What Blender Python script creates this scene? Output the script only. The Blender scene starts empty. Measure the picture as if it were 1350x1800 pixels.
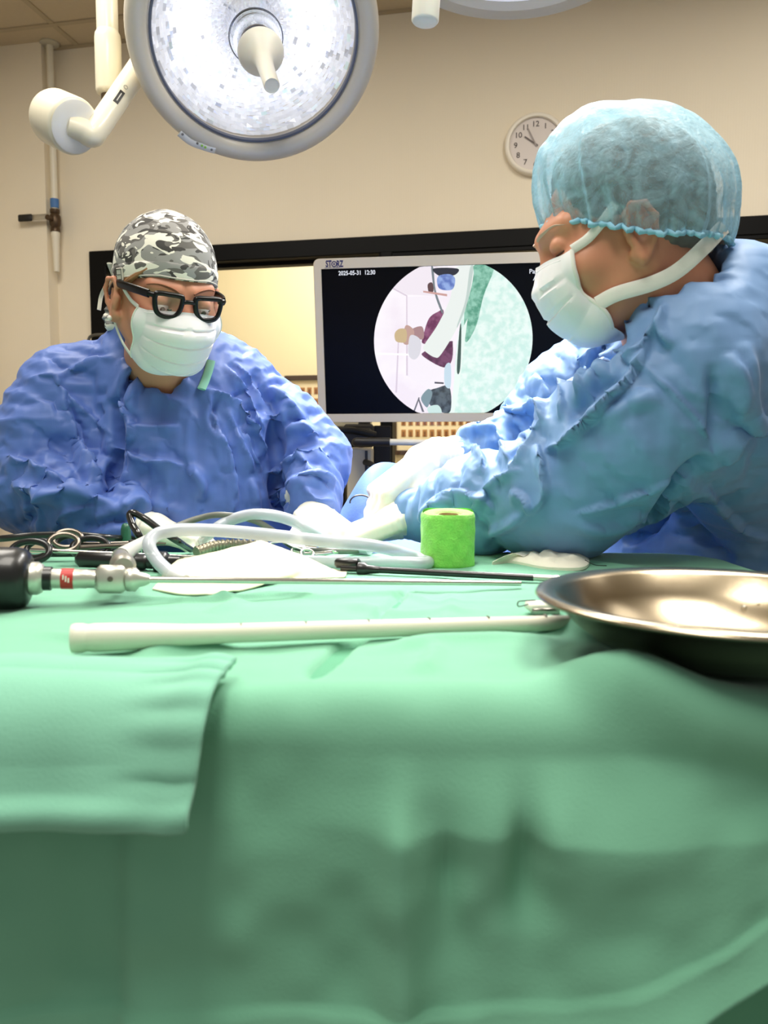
import bpy, math, random
import numpy as np
from mathutils import Vector, Matrix

random.seed(7)
rng = np.random.default_rng(7)
scn = bpy.context.scene
COL = scn.collection

# ------------------------------------------------------------------ camera, world, lights, exposure
F_PX, CAM_Z = 1400.0, 1.16
TH = math.atan(110.0 / F_PX)                     # camera looks down a little: the horizon lies at y = 790
cam_d = bpy.data.cameras.new('camera')
cam_d.sensor_fit = 'VERTICAL'
cam_d.sensor_height = 36.0
cam_d.lens = 36.0 * F_PX / 1800.0
cam_d.clip_start = 0.02
cam_d.dof.use_dof = True
cam_d.dof.focus_distance = 1.45
cam_d.dof.aperture_fstop = 7.0
cam = bpy.data.objects.new('camera', cam_d)
COL.objects.link(cam)
cam.location = (0, 0, CAM_Z)
cam.rotation_euler = (math.pi / 2 - TH, 0, 0)
scn.camera = cam
vs = scn.view_settings
vs.view_transform = 'Standard'
vs.look = 'None'
vs.gamma = 1.0
vs.exposure = 0.0
vs.use_curve_mapping = False
scn.cycles.max_bounces = 8
scn.cycles.transparent_max_bounces = 12
scn.cycles.caustics_reflective = False
scn.cycles.caustics_refractive = False
scn.cycles.sample_clamp_indirect = 6.0

world = bpy.data.worlds.new('world')
scn.world = world
world.use_nodes = True
bg = world.node_tree.nodes['Background']
bg.inputs[0].default_value = (1.0, 0.965, 0.90, 1)
bg.inputs[1].default_value = 0.34

def area_light(name, loc, target, size, power, color=(1, 1, 1), size_y=None, spread=180):
    d = bpy.data.lights.new(name, 'AREA')
    d.energy = power
    d.color = color
    d.size = size
    if size_y:
        d.shape = 'RECTANGLE'
        d.size_y = size_y
    d.spread = math.radians(spread)
    o = bpy.data.objects.new(name, d)
    COL.objects.link(o)
    o.location = loc
    o.rotation_euler = (Vector(target) - Vector(loc)).to_track_quat('-Z', 'Y').to_euler()
    return o

# fluorescent ceiling troffers of the room (their housings are built with the ceiling below)
TROFFERS = [(-1.05, 1.75), (0.80, 1.30), (-0.30, 0.18), (1.9, 2.2)]
TROFFER_W = [30, 42, 30, 6]
for (tx, ty), w in zip(TROFFERS, TROFFER_W):
    area_light('troffer_light', (tx, ty, 2.92), (tx, ty, 0), 0.56, w, (1.0, 0.95, 0.86), 1.15)
# fluorescent light of the side room behind the window
area_light('side_room_light', (0.2, 4.4, 2.90), (0.2, 4.4, 0), 2.2, 74, (1.0, 0.95, 0.84), 0.6)

# ------------------------------------------------------------------ measuring helpers
C_, S_ = math.cos(TH), math.sin(TH)

def ray(px, py):
    u, v = (px - 675.0) / F_PX, (900.0 - py) / F_PX
    return np.array([u, C_ + v * S_, -S_ + v * C_])

def P(px, py, Y):                                # the point of the photo's sight line at distance Y
    d = ray(px, py)
    return np.array([0, 0, CAM_Z]) + d * (Y / d[1])

TABLE_Z = 1.0
def T(px, py, h=0.0):                            # the sight line's point at height h over the instrument table
    d = ray(px, py)
    return np.array([0, 0, CAM_Z]) + d * ((TABLE_Z + h - CAM_Z) / d[2])

WALL_A = math.atan(0.2)
WT = np.array([math.cos(WALL_A), -math.sin(WALL_A), 0.0])     # along the back wall, to the right
WN = np.array([-math.sin(WALL_A), -math.cos(WALL_A), 0.0])    # out of the back wall, to the room
W0 = np.array([0, 3.4, 0.0])
def W(px, py, off=0.0):                          # the sight line's point on the back wall
    d = ray(px, py)
    o = np.array([0, 0, CAM_Z])
    return o + d * (((W0 + WN * off - o) @ WN) / (d @ WN))
def wall_uz(px, py, off=0.0):
    p = W(px, py, off)
    return float((p - W0) @ WT), float(p[2])
def WP(u, z, off=0.0):
    return W0 + WT * u + WN * off + np.array([0, 0, z])

def project(V):                                  # world points to photo pixels
    d = V - np.array([0, 0, CAM_Z])
    zc = d[:, 1] * C_ - d[:, 2] * S_
    yc = d[:, 1] * S_ + d[:, 2] * C_
    return 675 + F_PX * d[:, 0] / zc, 900 - F_PX * yc / zc

# ------------------------------------------------------------------ materials
def lin(r, g, b):
    f = lambda c: (c / 255 / 12.92) if c / 255 <= 0.04045 else ((c / 255 + 0.055) / 1.055) ** 2.4
    return (f(r), f(g), f(b), 1.0)

MATS = {}
def mat(name, rgb, rough=0.6, metal=0.0, spec=0.5, var=0.0, var_scale=20, bump=0.0, bump_scale=200, bump_dist=0.002,
        sheen=0.0, sss=0.0, emit=None, emit_s=0.0, alpha=1.0, coat=0.0, weave=None, trans=0.0):
    if name in MATS:
        return MATS[name]
    m = bpy.data.materials.new(name)
    m.use_nodes = True
    nt = m.node_tree
    b = nt.nodes['Principled BSDF']
    c = lin(*rgb)
    b.inputs['Base Color'].default_value = c
    b.inputs['Roughness'].default_value = rough
    b.inputs['Metallic'].default_value = metal
    b.inputs['Specular IOR Level'].default_value = spec
    b.inputs['Sheen Weight'].default_value = sheen
    b.inputs['Coat Weight'].default_value = coat
    b.inputs['Alpha'].default_value = alpha
    b.inputs['Transmission Weight'].default_value = trans
    if sss:
        b.inputs['Subsurface Weight'].default_value = sss
        b.inputs['Subsurface Radius'].default_value = (0.012, 0.005, 0.003)
        b.inputs['Subsurface Scale'].default_value = 1.0
    if emit:
        b.inputs['Emission Color'].default_value = lin(*emit)
        b.inputs['Emission Strength'].default_value = emit_s
    tc = nt.nodes.new('ShaderNodeTexCoord')
    if var > 0:
        n = nt.nodes.new('ShaderNodeTexNoise')
        n.inputs['Scale'].default_value = var_scale
        n.inputs['Detail'].default_value = 4
        nt.links.new(tc.outputs['Object'], n.inputs['Vector'])
        mx = nt.nodes.new('ShaderNodeMix')
        mx.data_type = 'RGBA'
        mx.inputs['A'].default_value = tuple(x * (1 - var) for x in c[:3]) + (1,)
        mx.inputs['B'].default_value = tuple(min(1, x * (1 + var)) for x in c[:3]) + (1,)
        nt.links.new(n.outputs['Fac'], mx.inputs['Factor'])
        nt.links.new(mx.outputs['Result'], b.inputs['Base Color'])
    if bump > 0:
        if weave:
            n1 = nt.nodes.new('ShaderNodeTexWave'); n1.inputs['Scale'].default_value = weave; n1.bands_direction = 'X'
            n2 = nt.nodes.new('ShaderNodeTexWave'); n2.inputs['Scale'].default_value = weave; n2.bands_direction = 'Z'
            n3 = nt.nodes.new('ShaderNodeTexWave'); n3.inputs['Scale'].default_value = weave; n3.bands_direction = 'Y'
            for q in (n1, n2, n3):
                q.inputs['Distortion'].default_value = 0.6
                nt.links.new(tc.outputs['Object'], q.inputs['Vector'])
            a = nt.nodes.new('ShaderNodeMath'); a.operation = 'MULTIPLY'
            nt.links.new(n1.outputs['Fac'], a.inputs[0]); nt.links.new(n2.outputs['Fac'], a.inputs[1])
            h = nt.nodes.new('ShaderNodeMath'); h.operation = 'ADD'
            nt.links.new(a.outputs[0], h.inputs[0]); nt.links.new(n3.outputs['Fac'], h.inputs[1])
        else:
            h = nt.nodes.new('ShaderNodeTexNoise')
            h.inputs['Scale'].default_value = bump_scale
            h.inputs['Detail'].default_value = 3
            nt.links.new(tc.outputs['Object'], h.inputs['Vector'])
        bp = nt.nodes.new('ShaderNodeBump')
        bp.inputs['Strength'].default_value = bump
        bp.inputs['Distance'].default_value = bump_dist
        nt.links.new(h.outputs[0], bp.inputs['Height'])
        nt.links.new(bp.outputs['Normal'], b.inputs['Normal'])
    MATS[name] = m
    return m

def camo_mat():
    m = bpy.data.materials.new('camouflage_cotton')
    m.use_nodes = True
    nt = m.node_tree
    b = nt.nodes['Principled BSDF']
    b.inputs['Roughness'].default_value = 0.85
    tc = nt.nodes.new('ShaderNodeTexCoord')
    mp = nt.nodes.new('ShaderNodeMapping')
    mp.inputs['Scale'].default_value = (1.0, 1.0, 1.9)
    nt.links.new(tc.outputs['Object'], mp.inputs['Vector'])
    def blob(scale, thr, seed, dist=1.2):
        n = nt.nodes.new('ShaderNodeTexNoise')
        n.inputs['Scale'].default_value = scale
        n.inputs['Detail'].default_value = 1.2
        n.inputs['Roughness'].default_value = 0.45
        n.inputs['Distortion'].default_value = dist
        ad = nt.nodes.new('ShaderNodeVectorMath'); ad.operation = 'ADD'
        ad.inputs[1].default_value = (seed, seed * 1.7, seed * 0.6)
        nt.links.new(mp.outputs[0], ad.inputs[0])
        nt.links.new(ad.outputs[0], n.inputs['Vector'])
        r = nt.nodes.new('ShaderNodeMath'); r.operation = 'GREATER_THAN'
        r.inputs[1].default_value = thr
        nt.links.new(n.outputs['Fac'], r.inputs[0])
        return r.outputs[0]
    last = None
    cols = [((150, 149, 146), None), ((104, 101, 97), blob(24, 0.52, 1.3)), ((66, 64, 62), blob(28, 0.59, 5.1)), ((240, 236, 222), blob(26, 0.555, 9.7, 1.6))]
    last = cols[0][0]
    lastsock = None
    for rgb, fac in cols[1:]:
        mx = nt.nodes.new('ShaderNodeMix'); mx.data_type = 'RGBA'
        if lastsock is None:
            mx.inputs['A'].default_value = lin(*last)
        else:
            nt.links.new(lastsock, mx.inputs['A'])
        mx.inputs['B'].default_value = lin(*rgb)
        nt.links.new(fac, mx.inputs['Factor'])
        lastsock = mx.outputs['Result']
    nt.links.new(lastsock, b.inputs['Base Color'])
    return m

def glass_mat(name, tint=(1, 1, 1), gloss=0.06):
    m = bpy.data.materials.new(name)
    m.use_nodes = True
    nt = m.node_tree
    for n in list(nt.nodes):
        if n.type != 'OUTPUT_MATERIAL':
            nt.nodes.remove(n)
    out = [n for n in nt.nodes if n.type == 'OUTPUT_MATERIAL'][0]
    t = nt.nodes.new('ShaderNodeBsdfTransparent'); t.inputs[0].default_value = tint + (1,)
    g = nt.nodes.new('ShaderNodeBsdfGlossy'); g.inputs['Roughness'].default_value = 0.03
    mx = nt.nodes.new('ShaderNodeMixShader'); mx.inputs[0].default_value = gloss
    nt.links.new(t.outputs[0], mx.inputs[1]); nt.links.new(g.outputs[0], mx.inputs[2])
    nt.links.new(mx.outputs[0], out.inputs[0])
    return m

def sheer_mat(name, rgb, opaque, bump_scale, bump=0.6):
    """thin translucent nonwoven: partly see-through, partly diffuse and light-passing"""
    m = bpy.data.materials.new(name)
    m.use_nodes = True
    nt = m.node_tree
    for n in list(nt.nodes):
        if n.type != 'OUTPUT_MATERIAL':
            nt.nodes.remove(n)
    out = [n for n in nt.nodes if n.type == 'OUTPUT_MATERIAL'][0]
    tc = nt.nodes.new('ShaderNodeTexCoord')
    no = nt.nodes.new('ShaderNodeTexNoise')
    no.inputs['Scale'].default_value = bump_scale; no.inputs['Detail'].default_value = 5; no.inputs['Distortion'].default_value = 0.8
    nt.links.new(tc.outputs['Object'], no.inputs['Vector'])
    bp = nt.nodes.new('ShaderNodeBump'); bp.inputs['Strength'].default_value = bump; bp.inputs['Distance'].default_value = 0.003
    nt.links.new(no.outputs['Fac'], bp.inputs['Height'])
    pb = nt.nodes.new('ShaderNodeBsdfPrincipled')
    pb.inputs['Base Color'].default_value = lin(*rgb); pb.inputs['Roughness'].default_value = 0.5
    nt.links.new(bp.outputs[0], pb.inputs['Normal'])
    tl = nt.nodes.new('ShaderNodeBsdfTranslucent'); tl.inputs[0].default_value = lin(*rgb)
    m1 = nt.nodes.new('ShaderNodeMixShader'); m1.inputs[0].default_value = 0.35
    nt.links.new(pb.outputs[0], m1.inputs[1]); nt.links.new(tl.outputs[0], m1.inputs[2])
    tr = nt.nodes.new('ShaderNodeBsdfTransparent')
    m2 = nt.nodes.new('ShaderNodeMixShader')
    # fibres: denser where the noise is high, and seen denser at a slant
    lw = nt.nodes.new('ShaderNodeLayerWeight'); lw.inputs[0].default_value = 0.45
    nt.links.new(bp.outputs[0], lw.inputs['Normal'])
    ad = nt.nodes.new('ShaderNodeMath'); ad.operation = 'MULTIPLY_ADD'; ad.use_clamp = True
    ad.inputs[1].default_value = 0.7; ad.inputs[2].default_value = opaque
    nt.links.new(lw.outputs['Facing'], ad.inputs[0])
    n2 = nt.nodes.new('ShaderNodeTexNoise'); n2.inputs['Scale'].default_value = 26; n2.inputs['Detail'].default_value = 6; n2.inputs['Distortion'].default_value = 2.0
    nt.links.new(tc.outputs['Object'], n2.inputs['Vector'])
    a2_ = nt.nodes.new('ShaderNodeMath'); a2_.operation = 'MULTIPLY_ADD'; a2_.use_clamp = True
    a2_.inputs[1].default_value = 1.3
    s2_ = nt.nodes.new('ShaderNodeMath'); s2_.operation = 'SUBTRACT'; s2_.inputs[1].default_value = 0.60
    nt.links.new(ad.outputs[0], s2_.inputs[0])
    nt.links.new(n2.outputs['Fac'], a2_.inputs[0]); nt.links.new(s2_.outputs[0], a2_.inputs[2])
    nt.links.new(a2_.outputs[0], m2.inputs[0])
    nt.links.new(tr.outputs[0], m2.inputs[1]); nt.links.new(m1.outputs[0], m2.inputs[2])
    nt.links.new(m2.outputs[0], out.inputs[0])
    return m

# ------------------------------------------------------------------ object helpers
def mesh_obj(name, V, F, m=None, parent=None, smooth=True, base=None):
    """V in world coordinates; the object's origin is its parent's origin, or base"""
    V = np.asarray(V, dtype=np.float64)
    if parent is not None:
        org = np.array(parent['_org'])
    elif base is not None:
        org = np.array(base, dtype=float)
    else:
        org = np.array([(V[:, 0].min() + V[:, 0].max()) / 2, (V[:, 1].min() + V[:, 1].max()) / 2, V[:, 2].min()])
    me = bpy.data.meshes.new(name)
    if isinstance(F, np.ndarray) and F.ndim == 2 and len(F) > 20000:      # big meshes: fill the arrays directly
        k = F.shape[1]
        me.vertices.add(len(V)); me.loops.add(len(F) * k); me.polygons.add(len(F))
        me.vertices.foreach_set('co', (V - org).astype(np.float32).ravel())
        me.loops.foreach_set('vertex_index', F.astype(np.int32).ravel())
        me.polygons.foreach_set('loop_start', np.arange(0, len(F) * k, k, dtype=np.int32))
        me.update(calc_edges=True)
        me.validate()
    else:
        me.from_pydata((V - org).tolist(), [], [list(map(int, f)) for f in F])
    me.update()
    if smooth:
        me.polygons.foreach_set('use_smooth', np.ones(len(me.polygons), dtype=bool))
        try:
            me.set_sharp_from_angle(angle=math.radians(50 if smooth is True else smooth))
        except Exception:
            pass
    o = bpy.data.objects.new(name, me)
    COL.objects.link(o)
    if m is not None:
        me.materials.append(m)
    if parent is not None:
        o.parent = parent
        o['_org'] = [float(x) for x in parent['_org']]
    else:
        o.location = org
        o['_org'] = [float(x) for x in org]
    return o

def tag(o, label, cat, group=None):
    o['label'] = label
    o['category'] = cat
    if group:
        o['group'] = group
    return o

def thing(name, label, cat, base, group=None):
    o = bpy.data.objects.new(name, None)
    o.empty_display_size = 0.05
    COL.objects.link(o)
    o.location = [float(x) for x in base]
    o['_org'] = [float(x) for x in base]
    return tag(o, label, cat, group)

def struct(name, V, F, m, smooth=False):
    o = mesh_obj(name, V, F, m, smooth=smooth)
    o['kind'] = 'structure'
    return o

class MB:                                         # collects shapes of ONE part
    def __init__(self):
        self.V, self.F, self.n = [], [], 0
    def add(self, V, F):
        V = np.asarray(V, float)
        self.V.append(V)
        self.F += [[i + self.n for i in f] for f in F]
        self.n += len(V)
        return self
    def out(self):
        return np.concatenate(self.V), self.F

def unit(v):
    v = np.asarray(v, float)
    return v / (np.linalg.norm(v) + 1e-12)

def frame_from(z, hint=(0, 0, 1)):
    z = unit(z)
    h = np.asarray(hint, float)
    if abs(z @ unit(h)) > 0.95:
        h = np.array([1.0, 0, 0])
    x = unit(np.cross(h, z))
    y = np.cross(z, x)
    return x, y, z

def box(c, ax, ay, az, hx, hy, hz, bev=0.0):
    """a box with bevelled edges: centre, three unit axes, half sizes"""
    c, ax, ay, az = map(lambda q: np.asarray(q, float), (c, ax, ay, az))
    if bev <= 0:
        V = [c + ax * hx * i + ay * hy * j + az * hz * k for i in (-1, 1) for j in (-1, 1) for k in (-1, 1)]
        F = [[0, 1, 3, 2], [4, 6, 7, 5], [0, 4, 5, 1], [2, 3, 7, 6], [0, 2, 6, 4], [1, 5, 7, 3]]
        return np.array(V), F
    bev = min(bev, hx * .98, hy * .98, hz * .98)
    bm_V, bm_F = [], []
    me = {}
    for i in (-1, 1):
        for j in (-1, 1):
            for k in (-1, 1):
                for a in range(3):
                    h = [hx - bev, hy - bev, hz - bev]
                    h[a] += bev
                    me[(i, j, k, a)] = len(bm_V)
                    bm_V.append(c + ax * h[0] * i + ay * h[1] * j + az * h[2] * k)
    for s in (-1, 1):
        q = [(s, -1, -1), (s, 1, -1), (s, 1, 1), (s, -1, 1)]
        bm_F.append([me[t + (0,)] for t in (q if s > 0 else q[::-1])])
        q = [(-1, s, -1), (-1, s, 1), (1, s, 1), (1, s, -1)]
        bm_F.append([me[t + (1,)] for t in (q if s > 0 else q[::-1])])
        q = [(-1, -1, s), (1, -1, s), (1, 1, s), (-1, 1, s)]
        bm_F.append([me[t + (2,)] for t in (q if s > 0 else q[::-1])])
    for s in (-1, 1):
        for t in (-1, 1):
            bm_F.append([me[(s, t, -1, 0)], me[(s, t, 1, 0)], me[(s, t, 1, 1)], me[(s, t, -1, 1)]])
            bm_F.append([me[(s, -1, t, 0)], me[(s, 1, t, 0)], me[(s, 1, t, 2)], me[(s, -1, t, 2)]])
            bm_F.append([me[(-1, s, t, 1)], me[(1, s, t, 1)], me[(1, s, t, 2)], me[(-1, s, t, 2)]])
    for i in (-1, 1):
        for j in (-1, 1):
            for k in (-1, 1):
                bm_F.append([me[(i, j, k, 0)], me[(i, j, k, 1)], me[(i, j, k, 2)]])
    return fix_normals(np.array(bm_V), bm_F)

def fix_normals(V, F):
    import bmesh
    bm = bmesh.new()
    vs_ = [bm.verts.new(v) for v in V]
    for f in F:
        try:
            bm.faces.new([vs_[i] for i in f])
        except ValueError:
            pass
    bmesh.ops.recalc_face_normals(bm, faces=bm.faces[:])
    bm.verts.index_update()
    F2 = [[v.index for v in f.verts] for f in bm.faces]
    bm.free()
    return V, F2

def wbox(x0, x1, y0, y1, z0, z1, bev=0.0):
    return box(((x0 + x1) / 2, (y0 + y1) / 2, (z0 + z1) / 2), (1, 0, 0), (0, 1, 0), (0, 0, 1), (x1 - x0) / 2, (y1 - y0) / 2, (z1 - z0) / 2, bev)

def smooth_path(pts, n=8, closed=False):
    """Catmull-Rom through the points (any number of columns)"""
    p = np.asarray(pts, float)
    if closed:
        q = np.vstack([p[-1], p, p[0], p[1]])
    else:
        q = np.vstack([2 * p[0] - p[1], p, 2 * p[-1] - p[-2]])
    out = []
    for i in range(1, len(q) - 2):
        for k in range(n):
            t = k / n
            a, b, c, d = q[i - 1], q[i], q[i + 1], q[i + 2]
            out.append(0.5 * ((2 * b) + (c - a) * t + (2 * a - 5 * b + 4 * c - d) * t * t + (3 * b - a - 3 * c + d) * t ** 3))
    if not closed:
        out.append(q[-2])
    return np.array(out)

def tube(pts, r, seg=16, cap=True, closed=False, flat=1.0, hint=(0, 0, 1)):
    """a tube along pts; r a number or one per point; flat squeezes it across the second axis"""
    p = np.asarray(pts, float)
    n = len(p)
    r = np.broadcast_to(np.asarray(r, float), (n,))
    tg = np.gradient(p, axis=0)
    if closed:
        tg = np.roll(p, -1, 0) - np.roll(p, 1, 0)
    x, y, _ = frame_from(tg[0], hint)
    V = []
    for i in range(n):
        t = unit(tg[i])
        x = unit(x - t * (x @ t))
        y = np.cross(t, x)
        a = np.arange(seg) * 2 * math.pi / seg
        V.append(p[i] + r[i] * (np.cos(a)[:, None] * x + flat * np.sin(a)[:, None] * y))
    V = np.concatenate(V)
    F = []
    for i in range(n if closed else n - 1):
        j = (i + 1) % n
        for k in range(seg):
            k2 = (k + 1) % seg
            F.append([i * seg + k, i * seg + k2, j * seg + k2, j * seg + k])
    if cap and not closed:
        F.append(list(range(seg))[::-1])
        F.append([(n - 1) * seg + k for k in range(seg)])
    return V, F

def lathe(profile, c, axis, seg=48, hint=(0, 0, 1), cap=True):
    """profile: (radius, height along axis)"""
    x, y, z = frame_from(axis, hint)
    c = np.asarray(c, float)
    a = np.arange(seg) * 2 * math.pi / seg
    ring = np.cos(a)[:, None] * x + np.sin(a)[:, None] * y
    V = np.concatenate([c + z * h + ring * max(r, 1e-5) for r, h in profile])
    F = []
    for i in range(len(profile) - 1):
        for k in range(seg):
            k2 = (k + 1) % seg
            F.append([i * seg + k, i * seg + k2, (i + 1) * seg + k2, (i + 1) * seg + k])
    if cap:
        F.append(list(range(seg))[::-1])
        F.append([(len(profile) - 1) * seg + k for k in range(seg)])
    return V, F

def ellipsoid(c, r, R=np.eye(3), nu=24, nv=16):
    u = np.linspace(0, 2 * math.pi, nu, endpoint=False)
    v = np.linspace(0.001, math.pi - 0.001, nv)
    V = np.array([[math.sin(b) * math.cos(a), math.sin(b) * math.sin(a), math.cos(b)] for b in v for a in u]) * np.asarray(r)
    V = V @ np.asarray(R).T + np.asarray(c)
    F = [[i * nu + k, (i + 1) * nu + k, (i + 1) * nu + (k + 1) % nu, i * nu + (k + 1) % nu] for i in range(nv - 1) for k in range(nu)]
    return V, F

def grid_faces(nu, nv):
    i, j = np.meshgrid(np.arange(nu - 1), np.arange(nv - 1), indexing='ij')
    a = (i * nv + j).ravel()
    return np.stack([a, a + nv, a + nv + 1, a + 1], 1)

def sheet(V, nu, nv, thick, both=None):
    """gives a grid of points a thickness (along its normals) and closes the rim"""
    F = grid_faces(nu, nv)
    N = vnormals(V, F)
    V2 = np.concatenate([V, V - N * thick])
    n = len(V)
    FF = F.tolist() + (F[:, ::-1] + n).tolist()
    rim = [i * nv for i in range(nu)] + [(nu - 1) * nv + j for j in range(1, nv)] + [i * nv + nv - 1 for i in range(nu - 2, -1, -1)] + [j for j in range(nv - 2, 0, -1)]
    for a, b in zip(rim, rim[1:] + rim[:1]):
        FF.append([b, a, a + n, b + n])
    return V2, FF

def vnormals(V, F):
    F = np.asarray(F)
    n = np.cross(V[F[:, 2]] - V[F[:, 0]], V[F[:, 3 if F.shape[1] > 3 else 1]] - V[F[:, 1]])
    N = np.zeros_like(V)
    for k in range(F.shape[1]):
        for a in range(3):
            N[:, a] += np.bincount(F[:, k], n[:, a], len(V))
    return N / (np.linalg.norm(N, axis=1, keepdims=True) + 1e-12)

FONT_CACHE = {}
def text_obj(name, s, size, origin, right, up, m, parent, depth=0.0004, align='LEFT', bold=0.0, squeeze=1.0):
    """raised lettering: a text turned into a mesh"""
    cu = bpy.data.curves.new('lettering', 'FONT')
    cu.body = s
    cu.size = size
    cu.align_x = align
    cu.offset = bold
    cu.resolution_u = 3
    cu.extrude = depth / 2
    o = bpy.data.objects.new('lettering', cu)
    COL.objects.link(o)
    dg = bpy.context.evaluated_depsgraph_get()
    me = bpy.data.meshes.new_from_object(o.evaluated_get(dg))
    V = np.array([v.co[:] for v in me.vertices]) if len(me.vertices) else np.zeros((0, 3))
    F = [list(p.vertices) for p in me.polygons]
    bpy.data.objects.remove(o)
    bpy.data.meshes.remove(me)
    r, u = unit(right), unit(up)
    n = np.cross(r, u)
    VV = np.asarray(origin) + V[:, :1] * squeeze * r + V[:, 1:2] * u + V[:, 2:3] * n
    return mesh_obj(name, VV, F, m, parent, smooth=False)

# ------------------------------------------------------------------ soft solid modelling: distance functions and a surface mesher
def sdf_ell(p, c, r, R=None):
    q = p - np.asarray(c, np.float32)
    if R is not None:
        q = q @ np.asarray(R, np.float32)
    r = np.asarray(r, np.float32)
    k0 = np.linalg.norm(q / r, axis=1)
    k1 = np.linalg.norm(q / (r * r), axis=1) + 1e-9
    return k0 * (k0 - 1.0) / k1

def sdf_cap(p, a, b, ra, rb=None, sc=None):
    rb = ra if rb is None else rb
    a = np.asarray(a, np.float32); b = np.asarray(b, np.float32)
    if sc is not None:
        s = np.asarray(sc, np.float32)
        p = p / s; a = a / s; b = b / s
    ab = b - a
    h = np.clip(((p - a) @ ab) / (ab @ ab + 1e-12), 0, 1)
    return np.linalg.norm(p - a - h[:, None] * ab, axis=1) - (ra + (rb - ra) * h)

def smin(a, b, k):
    h = np.maximum(k - np.abs(a - b), 0) / k
    return np.minimum(a, b) - h * h * k * 0.25

def smax(a, b, k):
    return -smin(-a, -b, k)

def chain(p, pts, rs, k, sc=None):
    d = None
    for i in range(len(pts) - 1):
        e = sdf_cap(p, pts[i], pts[i + 1], rs[i], rs[i + 1], sc)
        d = e if d is None else smin(d, e, k)
    return d

def surface(f, lo, hi, h, sub=0, proj=2):
    lo = np.asarray(lo, float); hi = np.asarray(hi, float)
    n = np.ceil((hi - lo) / h).astype(int) + 1
    ax = [lo[i] + h * np.arange(n[i]) for i in range(3)]
    D = np.empty(n, np.float32)
    gy, gz = np.meshgrid(ax[1], ax[2], indexing='ij')
    step = max(1, int(400000 / (n[1] * n[2])))
    for i0 in range(0, n[0], step):
        xs = ax[0][i0:i0 + step]
        pts = np.empty((len(xs), n[1], n[2], 3), np.float32)
        pts[..., 0] = xs[:, None, None]
        pts[..., 1] = gy; pts[..., 2] = gz
        D[i0:i0 + step] = f(pts.reshape(-1, 3)).reshape(len(xs), n[1], n[2])
    D[0] = np.maximum(D[0], h); D[-1] = np.maximum(D[-1], h)
    D[:, 0] = np.maximum(D[:, 0], h); D[:, -1] = np.maximum(D[:, -1], h)
    D[:, :, 0] = np.maximum(D[:, :, 0], h); D[:, :, -1] = np.maximum(D[:, :, -1], h)
    S = D < 0
    cs = sum(S[i:n[0] - 1 + i, j:n[1] - 1 + j, k:n[2] - 1 + k].astype(np.int8) for i in (0, 1) for j in (0, 1) for k in (0, 1))
    cells = np.argwhere((cs > 0) & (cs < 8))
    idx = -np.ones(n - 1, np.int64)
    idx[tuple(cells.T)] = np.arange(len(cells))
    acc = np.zeros((len(cells), 3)); cnt = np.zeros(len(cells))
    for a in range(3):
        o1, o2 = [q for q in range(3) if q != a]
        for u in (0, 1):
            for v in (0, 1):
                c0 = cells.copy(); c0[:, o1] += u; c0[:, o2] += v
                c1 = c0.copy(); c1[:, a] += 1
                d0 = D[tuple(c0.T)]; d1 = D[tuple(c1.T)]
                mk = (d0 < 0) != (d1 < 0)
                t = np.where(mk, d0 / np.where(mk, d0 - d1, 1), 0)
                pos = c0.astype(float); pos[:, a] += t
                acc[mk] += pos[mk]; cnt[mk] += 1
    V = lo + h * acc / cnt[:, None]
    Q = []
    for a in range(3):
        o1, o2 = [(1, 2), (2, 0), (0, 1)][a]
        sl0 = [slice(None)] * 3; sl1 = [slice(None)] * 3
        sl0[a] = slice(0, -1); sl1[a] = slice(1, None)
        s0, s1 = S[tuple(sl0)], S[tuple(sl1)]
        e = np.argwhere(s0 != s1)
        e = e[(e[:, o1] > 0) & (e[:, o2] > 0) & (e[:, o1] < n[o1] - 1) & (e[:, o2] < n[o2] - 1)]
        sg = s0[tuple(e.T)]
        def ci(d1, d2):
            c = e.copy(); c[:, o1] += d1; c[:, o2] += d2
            return idx[tuple(c.T)]
        q = np.stack([ci(-1, -1), ci(0, -1), ci(0, 0), ci(-1, 0)], 1)
        q[~sg] = q[~sg][:, ::-1]
        Q.append(q)
    Fq = np.concatenate(Q)
    def newton(V, k):
        for _ in range(k):
            v = V.astype(np.float32)
            d = f(v)
            e = h * 0.15
            g = np.stack([f(v + np.float32([e if q == a else 0 for q in range(3)])) - d for a in range(3)], 1) / e
            g2 = (g * g).sum(1) + 1e-6
            V = V - np.clip(d / g2, -h * .5, h * .5)[:, None] * g
        return V
    V = newton(V, proj)
    for _ in range(sub):
        V, Fq = subdivide(V, Fq)
        V = newton(V, 1)
    return V, Fq

def subdivide(V, F):
    F = np.asarray(F)
    E = np.concatenate([np.stack([F[:, k], F[:, (k + 1) % 4]], 1) for k in range(4)])
    Es = np.sort(E, 1)
    key = Es[:, 0].astype(np.int64) * len(V) + Es[:, 1]
    uq, inv = np.unique(key, return_inverse=True)
    a, b = uq // len(V), uq % len(V)
    me = (V[a] + V[b]) / 2
    fc = V[F].mean(1)
    n0, n1 = len(V), len(V) + len(uq)
    m = len(F)
    ei = [n0 + inv[k * m:(k + 1) * m] for k in range(4)]
    ci = n1 + np.arange(m)
    F2 = np.concatenate([np.stack([F[:, k], ei[k], ci, ei[(k + 3) % 4]], 1) for k in range(4)])
    return np.concatenate([V, me, fc]), F2

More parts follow.
